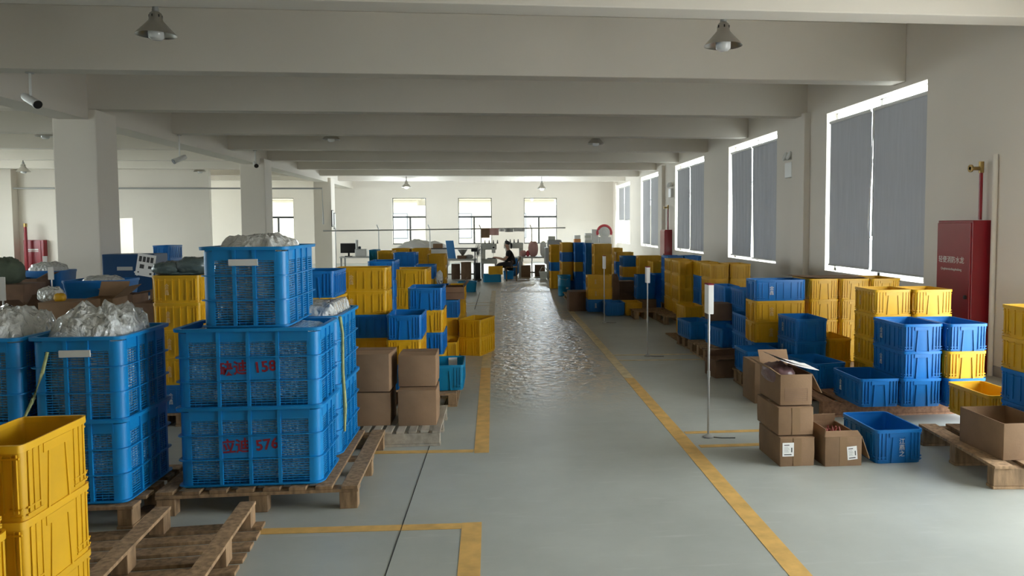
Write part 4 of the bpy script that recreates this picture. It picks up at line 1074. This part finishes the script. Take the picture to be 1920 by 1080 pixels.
machine('beige embroidery machine behind the seated worker', 944, 981, 27.6, -1)
# standing fan on a black box
p = at(893, 500, 25.1)
t = thing('black_speaker_box', 'tall black equipment box beside the standing fan', 'equipment', (p.x+.02, 25.3, 0))
MB().box(-.11, .11, -.1, .12, .05, .58).build('body', M['black'], t, bevel=.01); MB().box(-.14, .14, -.14, .16, 0, .05).build('base', M['darkmetal'], t, bevel=.01); MB().box(-.09, -.07, -.103, -.1, .3, .5).build('slot', M['graymetal'], t)
p = at(892, 480, 25.0)
t = thing('standing_fan', 'black standing fan turned side-on by the work table', 'fan', (p.x-.02, 24.85, 0))
MB().tube([(0, 0, .02), (0, 0, .98)], .018, 10).build('pole', M['black'], t, smooth=50); MB().lathe([(.16, 0), (.16, .02), (.03, .04)], 20).build('base', M['black'], t, smooth=40)
MB().box(-.12, .06, -.05, .05, .95, 1.05).build('motor', M['black'], t, bevel=.02)
c = MB()
for rad in (.06, .12, .17, .21):
    for dx in (.09, .17): c.tube([(dx, rad*math.cos(R(q)), 1.0+rad*math.sin(R(q))) for q in range(0, 361, 20)], .004, 5)
for q in range(0, 360, 30): c.tube([(.08, 0, 1.0), (.09, .12*math.cos(R(q)), 1+.12*math.sin(R(q))), (.13, .215*math.cos(R(q)), 1.0+.215*math.sin(R(q))), (.18, .1*math.cos(R(q)), 1+.1*math.sin(R(q)))], .003, 5)
c.build('guard', M['darkmetal'], t, rot=(0, 0, R(-20)))
bl_ = MB()
for q in (0, 120, 240): bl_.obox((.12, .09*math.cos(R(q)), 1+.09*math.sin(R(q))), (.02, .03*-math.sin(R(q)), .03*math.cos(R(q))), (0, .08*math.cos(R(q)), .08*math.sin(R(q))), (.002, 0, 0))
bl_.build('blade', M['graymetal'], t, rot=(0, 0, R(-20)))
# boxes and things on / under the tables
for lab, x0, x1, Y, zb, H, mm in (('beige drawer carton under the long work table', 864, 883, 25.9, 0, .56, 'card'), ('dark carton under the left end of the long work table', 846, 862, 26.0, 0, .5, 'darkcard'),
    ('small dark box on the long work table', 857, 874, 25.9, .682, .10, 'darkcard'), ('brown carton on the shelf board', 812, 830, 26.7, 1.022, .14, 'card'),
    ('brown bagged carton under the right work table', 977, 995, 26.6, 0, .40, 'card'), ('grey-brown carton under the right work table', 1003, 1022, 26.9, 0, .4, 'darkcard')):
    xa, xb = at(x0, 490, Y).x, at(x1, 490, Y).x; carton(lab, ((xa+xb)/2, Y+.15, zb), 0, xb-xa, .3, H, m=mm, tape=False)
p = at(845, 480, 26.0); tag(MB().obox((0, 0, .0), (.13, 0, .0), (.04, 0, -.30), (0, .004, 0)).build('plastic_sheet', M['paleblue'], loc=(p.x, 26.1, .985)), 'bright blue sheet hanging below the shelf board', 'sheet')
p = at(880, 484, 26.0); tag(blob(.14, .1, .07, 71, .2, 3, .9).build('grey_cloth', M['graymetal'], smooth=60, loc=(p.x, 26.05, .74)), 'small grey cloth pile on the long work table', 'cloth')
p = at(868, 478, 26.2); tag(MB().lathe([(.03, 0), (.05, .02), (.17, .2), (.16, .2), (.045, .03)], 20).build('wire_basket', M['metal'], smooth=40, loc=(p.x, 26.02, .79)), 'shiny bowl standing in the small dark box', 'bowl')
# white cloth mound
p0, p1 = at(735, 465, 28.5), at(842, 465, 28.5)
tag(blob((p1.x-p0.x)/2, .5, .62, 73, .25, 2.2, .8, 50, 20).build('cloth_mound', M['white'], smooth=70, loc=((p0.x+p1.x)/2, 28.8, .62)), 'white cloth draped over a mound at the back', 'cloth')
# monitor workstation at left back
p = at(653, 476, 27.6); t = thing('monitor', 'black flat monitor on the far work table', 'monitor', (p.x, 27.7, .722))
MB().box(-.28, .28, -.02, .02, .12, .46).build('screen', M['black'], t, bevel=.008); MB().box(-.03, .03, -.01, .03, .02, .14).build('neck', M['black'], t); MB().box(-.12, .12, -.09, .09, 0, .02).build('base', M['black'], t)
p = at(668, 480, 27.6); t = thing('white_machine', 'white machine with upright post beside the monitor', 'machine', (p.x+.05, 27.7, .722))
MB().box(-.1, .3, -.1, .2, 0, .26).build('body', M['whiteplastic'], t, bevel=.03); MB().tube([(-.04, 0, .2), (-.04, 0, .58)], .05, 10).build('post', M['whiteplastic'], t, smooth=50); MB().lathe([(.05, 0), (.05, .08), (.0, .1)], 12).build('lamp', M['black'], t, loc=(.06, -.05, .26))
# clothes rail
yr = 27.2
rail = thing('clothes_rail', 'long metal rail on posts in front of the back windows', 'rail', (0, yr, 0))
MB().tube([(at(606, 433, yr).x, 0, at(606, 433, yr).z), (at(1060, 426, yr).x, 0, at(1060, 427, yr).z)], .022, 8).build('rail', M['metal'], rail, smooth=50)
for px in (629, 710, 806, 902, 997):
    x = at(px, 440, yr).x; z = at(px, 430, yr).z
    MB().tube([(x, 0, 0), (x, 0, z), (x-.06, 0, z+.16)], .02, 8).build('post', M['metal'], rail, smooth=50)
for i, (x0, x1, y1, mm, lab) in enumerate(((902, 918, 446, 'card', 'brown cloth hung on the rail'), (917, 935, 441, 'pink', 'pink cloth hung on the rail'), (936, 946, 434, 'white', 'white cloth hung on the rail'), (947, 962, 435, 'graymetal', 'grey striped cloth hung on the rail'), (963, 984, 434, 'tabletop', 'pale grey cloth hung at the end of the rail'))):
    a = at(x0, 428, yr); b = at(x1, 428, yr); zb = at(x0, y1, yr).z
    m = MB(); vs = []
    for k in range(9):
        u = k/8; dy = .02*math.sin(u*9+i)
        vs += [(a.x+(b.x-a.x)*u, -.03+dy*.3, a.z-.0), (a.x+(b.x-a.x)*u, -.035+dy, zb)]
    fs = [(2*k, 2*k+2, 2*k+3, 2*k+1) for k in range(8)]; q = len(vs); vs += [(x, y+.006, z) for x, y, z in vs]; fs += [tuple(q+j for j in f[::-1]) for f in fs]
    m.add(vs, fs); tag(m.build('hanging_cloth', M[mm], smooth=60, loc=(0, yr, 0)), lab, 'cloth', 'cloths hung on the rail')
# big grey machine and shelf clutter on the right
p = at(1040, 480, 25.2); t = thing('grey_machine', 'tall grey machine behind the leftmost mixed stack', 'machine', (p.x, 25.6, 0))
MB().box(-.30, .26, -.2, .4, .5, 1.05).box(-.2, .26, -.1, .35, 1.05, 1.30).build('body', M['graymetal'], t, bevel=.04); MB().box(-.18, .05, -.05, .1, 1.30, 1.42).build('head', M['beige'], t, bevel=.02); MB().box(-.22, .2, -.1, .3, 0, .5).build('stand', M['graymetal'], t, bevel=.02)
yc = 30.0; x0, x1 = at(1050, 455, yc).x, at(1146, 455, yc).x
t = thing('storage_shelf', 'pale storage shelf behind the tall crate stacks', 'shelf', ((x0+x1)/2, yc+.25, 0)); hw = (x1-x0)/2
for z in (.3, .8, 1.10): MB().box(-hw, hw, -.25, .25, z-.03, z).build('board', M['beige'], t)
for a in (-hw+.03, hw-.03):
    for b in (-.22, .22): MB().box(a-.02, a+.02, b-.02, b+.02, 0, 1.07).build('post', M['beige'], t)
def onshelf(px0, px1, py0, mm, lab, name, cat, rows=1):
    a, b = at(px0, 455, yc).x, at(px1, 455, yc).x; zt = at(px0, py0, yc).z
    for k in range(rows):
        z0 = 1.102+(zt-1.102)*k/rows; z1 = 1.102+(zt-1.102)*(k+1)/rows-.002
        tag(MB().box(a+.01*(k % 2), b-.012*(k % 3), yc, yc+.3, z0, z1).build(name, M[mm if k % 2 == 0 else 'white'], bevel=.006), lab if rows == 1 else lab % ('lowest', 'second', 'third', 'topmost')[k], cat)
onshelf(1077, 1089, 441, 'orange', '%s orange and white box stacked on the storage shelf', 'storage_box', 'box', 2)
onshelf(1097, 1109, 437, 'beige', '%s file bundle in the pile on the storage shelf', 'file_bundle', 'files', 4)
onshelf(1110, 1122, 430, 'whiteplastic', 'white upright box beside the pink fan guard', 'storage_box', 'box')
onshelf(1124, 1146, 444, 'white', 'white carton under the pink fan guard', 'storage_box', 'box')
p = at(1133, 438, yc)
t = thing('desk_fan', 'round pink-red fan on top of the storage shelf', 'fan', (p.x, yc-.02, 1.50))
MB().tube([(.27*math.cos(R(q)), 0, .0+.27*math.sin(R(q))) for q in range(-20, 201, 10)], .05, 8).build('guard_ring', M['fanred'], t, smooth=50)
MB().lathe([(.0, 0), (.22, .01), (.22, .04), (.12, .05), (.10, .08), (0, .08)], 24).build('hub', M['whiteplastic'], t, smooth=40, rot=(R(90), 0, 0))
MB().box(-.05, .05, 0, .06, -.24, -.1).build('foot', M['whiteplastic'], t)
# clutter on right table
for i, (px, py, r_, mm, lab) in enumerate(((981, 482, .12, 'pink', 'pink folded fabric on the right work table'), (1000, 470, .17, 'pink', 'pinkish round bundle on the right work table'), (1019, 474, .11, 'white', 'white roll standing on the right work table'), (990, 486, .06, 'fanred', 'small red cloth on the right work table'))):
    p = at(px, py, 26.4); h = .26 if i in (1, 2) else .1
    tag(blob(r_, .14, h, 81+i, .2, 3, .8).build('fabric_bundle', M[mm], smooth=60, loc=(p.x, 26.55, .725+h*.95)), lab, 'fabric')
p = S(1019, 524); t = thing('plastic_bucket', 'grey bucket on the floor by the right work table', 'bucket', (p.x, p.y, 0))
MB().lathe([(.10, 0), (.14, .24), (.15, .24), (.15, .26), (.13, .26), (.09, .02), (0, .02)], 20).build('body', M['beige'], t, smooth=40); MB().tube([(-.14, 0, .24), (-.05, -.06, .42), (.06, -.05, .40), (.14, 0, .24)], .012, 6).build('handle', M['metal'], t, smooth=50)
p = at(972, 505, 26.2); tag(blob(.18, .15, .3, 91, .2, 3, .7).build('blue_sack', M['blue'], smooth=60, loc=(p.x-.12, 27.3, .3)), 'blue sack on the floor behind the stool', 'sack')
tub('small bright blue tub under the stool', 944, 964, 25.7, .0, .26, .35, m='brightblue')

# ------------------------------------------------------------------ seated worker and stool
p = at(956, 505, 24.9); SX, SY = p.x, 24.95
st = thing('wooden_chair', 'plain wooden stool with low back under the seated worker', 'chair', (SX+.05, SY, 0))
MB().box(-.19, .19, -.19, .19, .43, .46).build('seat', M['wood'], st, bevel=.01)
for a in (-.16, .16):
    for b in (-.16, .16): MB().box(a-.02, a+.02, b-.02, b+.02, 0, .43).build('leg', M['wood'], st, bevel=.004)
for b in (-.16, .16): MB().tube([(.17, b, .44), (.21, b, .62), (.30, b, .78)], .014, 8).build('back_post', M['wood'], st, smooth=50)
MB().box(.26, .30, -.17, .17, .68, .78).build('backrest', M['wood'], st, bevel=.01)
def skin(name, verts, edges, rad, m, parent, root=0, sub=2):
    me = bpy.data.meshes.new(name); me.from_pydata(verts, edges, [])
    o = bpy.data.objects.new(name, me); COL.objects.link(o)
    sk = o.modifiers.new('skin', 'SKIN'); sk.use_smooth_shade = True
    for i, r_ in enumerate(rad):
        v = me.skin_vertices[0].data[i]; v.radius = r_ if isinstance(r_, tuple) else (r_, r_); v.use_root = (i == root)
    o.modifiers.new('sub', 'SUBSURF').levels = sub; o.modifiers['sub'].render_levels = sub
    dg = bpy.context.evaluated_depsgraph_get(); nm = bpy.data.meshes.new_from_object(o.evaluated_get(dg), depsgraph=dg)
    bpy.data.objects.remove(o); nm.materials.clear(); nm.materials.append(m); nm.name = name
    nm.polygons.foreach_set('use_smooth', [True]*len(nm.polygons))
    return link(name, nm, parent)
pe = thing('person', 'seated person in a black t-shirt with a ponytail, working at the machine facing left', 'person', (SX, SY, 0))
# body: pelvis, spine, neck, head, arms with hands and legs (faces -x)
V = [(.05,0,.52), (.04,0,.66), (.0,0,.80), (-.02,0,.93), (-.045,0,1.00), (-.06,0,1.06), (-.085,0,1.13), (-.10,0,1.20)]
E = [(i, i+1) for i in range(7)]
RD = [(.13,.15), (.11,.13), (.115,.145), (.10,.15), (.05,.055), (.048,.05), (.085,.07), (.07,.06)]
for s in (-1, 1):
    b = len(V); V += [(-.02, s*.17, .915), (-.09, s*.20, .78), (-.17, s*.205, .68), (-.30, s*.17, .72), (-.42, s*.13, .755), (-.47, s*.12, .76)]
    E += [(3, b)]+[(b+i, b+i+1) for i in range(5)]; RD += [.055, .045, .040, .034, .024, .028]
    for k, (dx, dz) in enumerate(((-.075, .012), (-.085, .004), (-.08, -.004), (-.065, -.012))):
        q = len(V); V += [(-.50, s*.12+.016*(k-1.5), .76+dz*.4), (-.47+dx, s*.12+.019*(k-1.5), .748+dz)]; E += [(b+5, q), (q, q+1)]; RD += [.010, .008]
    q = len(V); V += [(-.47, s*.12-s*.035, .745), (-.505, s*.12-s*.045, .74)]; E += [(b+4, q), (q, q+1)]; RD += [.011, .009]
    b = len(V); V += [(.0, s*.09, .50), (-.20, s*.11, .51), (-.38, s*.12, .50), (-.36, s*.12, .30), (-.33, s*.12, .10), (-.36, s*.12, .045), (-.47, s*.12, .035)]
    E += [(0, b)]+[(b+i, b+i+1) for i in range(6)]; RD += [.10, .085, .065, .055, .042, .042, .033]
skin('body', V, E, RD, M['skin'], pe)
# clothing and hair
V = [(.05,0,.50), (.045,0,.58), (.04,0,.66), (.0,0,.80), (-.02,0,.925), (-.04,0,.985)]; E = [(i, i+1) for i in range(5)]; RD = [(.145,.165), (.138,.158), (.125,.145), (.13,.16), (.115,.16), (.06,.075)]
for s in (-1, 1):
    b = len(V); V += [(-.02, s*.175, .915), (-.065, s*.195, .83), (-.085, s*.20, .79)]; E += [(4, b), (b, b+1), (b+1, b+2)]; RD += [.072, .066, .064]
skin('t_shirt', V, E, RD, M['shirt'], pe)
V = [(.05,0,.515)]; E = []; RD = [(.14,.165)]
for s in (-1, 1):
    b = len(V); V += [(.0, s*.09, .505), (-.20, s*.11, .515), (-.385, s*.12, .50), (-.36, s*.12, .30), (-.335, s*.12, .12)]
    E += [(0, b)]+[(b+i, b+i+1) for i in range(4)]; RD += [.115, .10, .08, .07, .058]
skin('trousers', V, E, RD, M['trouser'], pe)
for s in (-1, 1): skin('shoe', [(-.33, s*.12, .05), (-.38, s*.12, .042), (-.50, s*.12, .036)], [(0, 1), (1, 2)], [(.045, .05), (.045, .05), (.035, .036)], M['black'], pe)
skin('hair', [(-.03,0,1.15), (-.055,0,1.215), (-.11,0,1.245), (-.155,0,1.225)], [(0,1),(1,2),(2,3)], [(.06,.075), (.085,.085), (.06,.075), (.03,.05)], M['hair'], pe)
skin('ponytail', [(.02,0,1.215), (.055,0,1.19), (.06,0,1.10), (.045,0,1.02)], [(0,1),(1,2),(2,3)], [.03, .035, .03, .012], M['hair'], pe)
for s in (-1, 1):
    MB().lathe([(0, -.006), (.006, 0), (0, .006)], 8).build('eye', M['black'], pe, smooth=60, loc=(-.168, s*.03, 1.165))
    MB().lathe([(0, -.02), (.012, 0), (0, .02)], 8).build('ear', M['skin'], pe, smooth=60, loc=(-.075, s*.073, 1.15))
MB().lathe([(0, .02), (.008, .01), (.012, -.01), (0, -.016)], 8).build('nose', M['skin'], pe, smooth=60, loc=(-.172, 0, 1.14))
MB().box(-.166, -.160, -.018, .018, 1.098, 1.106).build('mouth', M['pink'], pe, bevel=.002)
tag(MB().box(-.16, .12, -.2, .2, .0, .018).build('embroidery_hoop_board', M['darkmetal'], bevel=.004, loc=(SX-.56, SY+.05, .715)), 'dark flat work board under the worker\'s hands', 'work board')

# clear unused prototypes
for k, (o, used) in PROTO.items():
    if not used:
        for c in list(o.children): bpy.data.objects.remove(c)
        bpy.data.objects.remove(o)
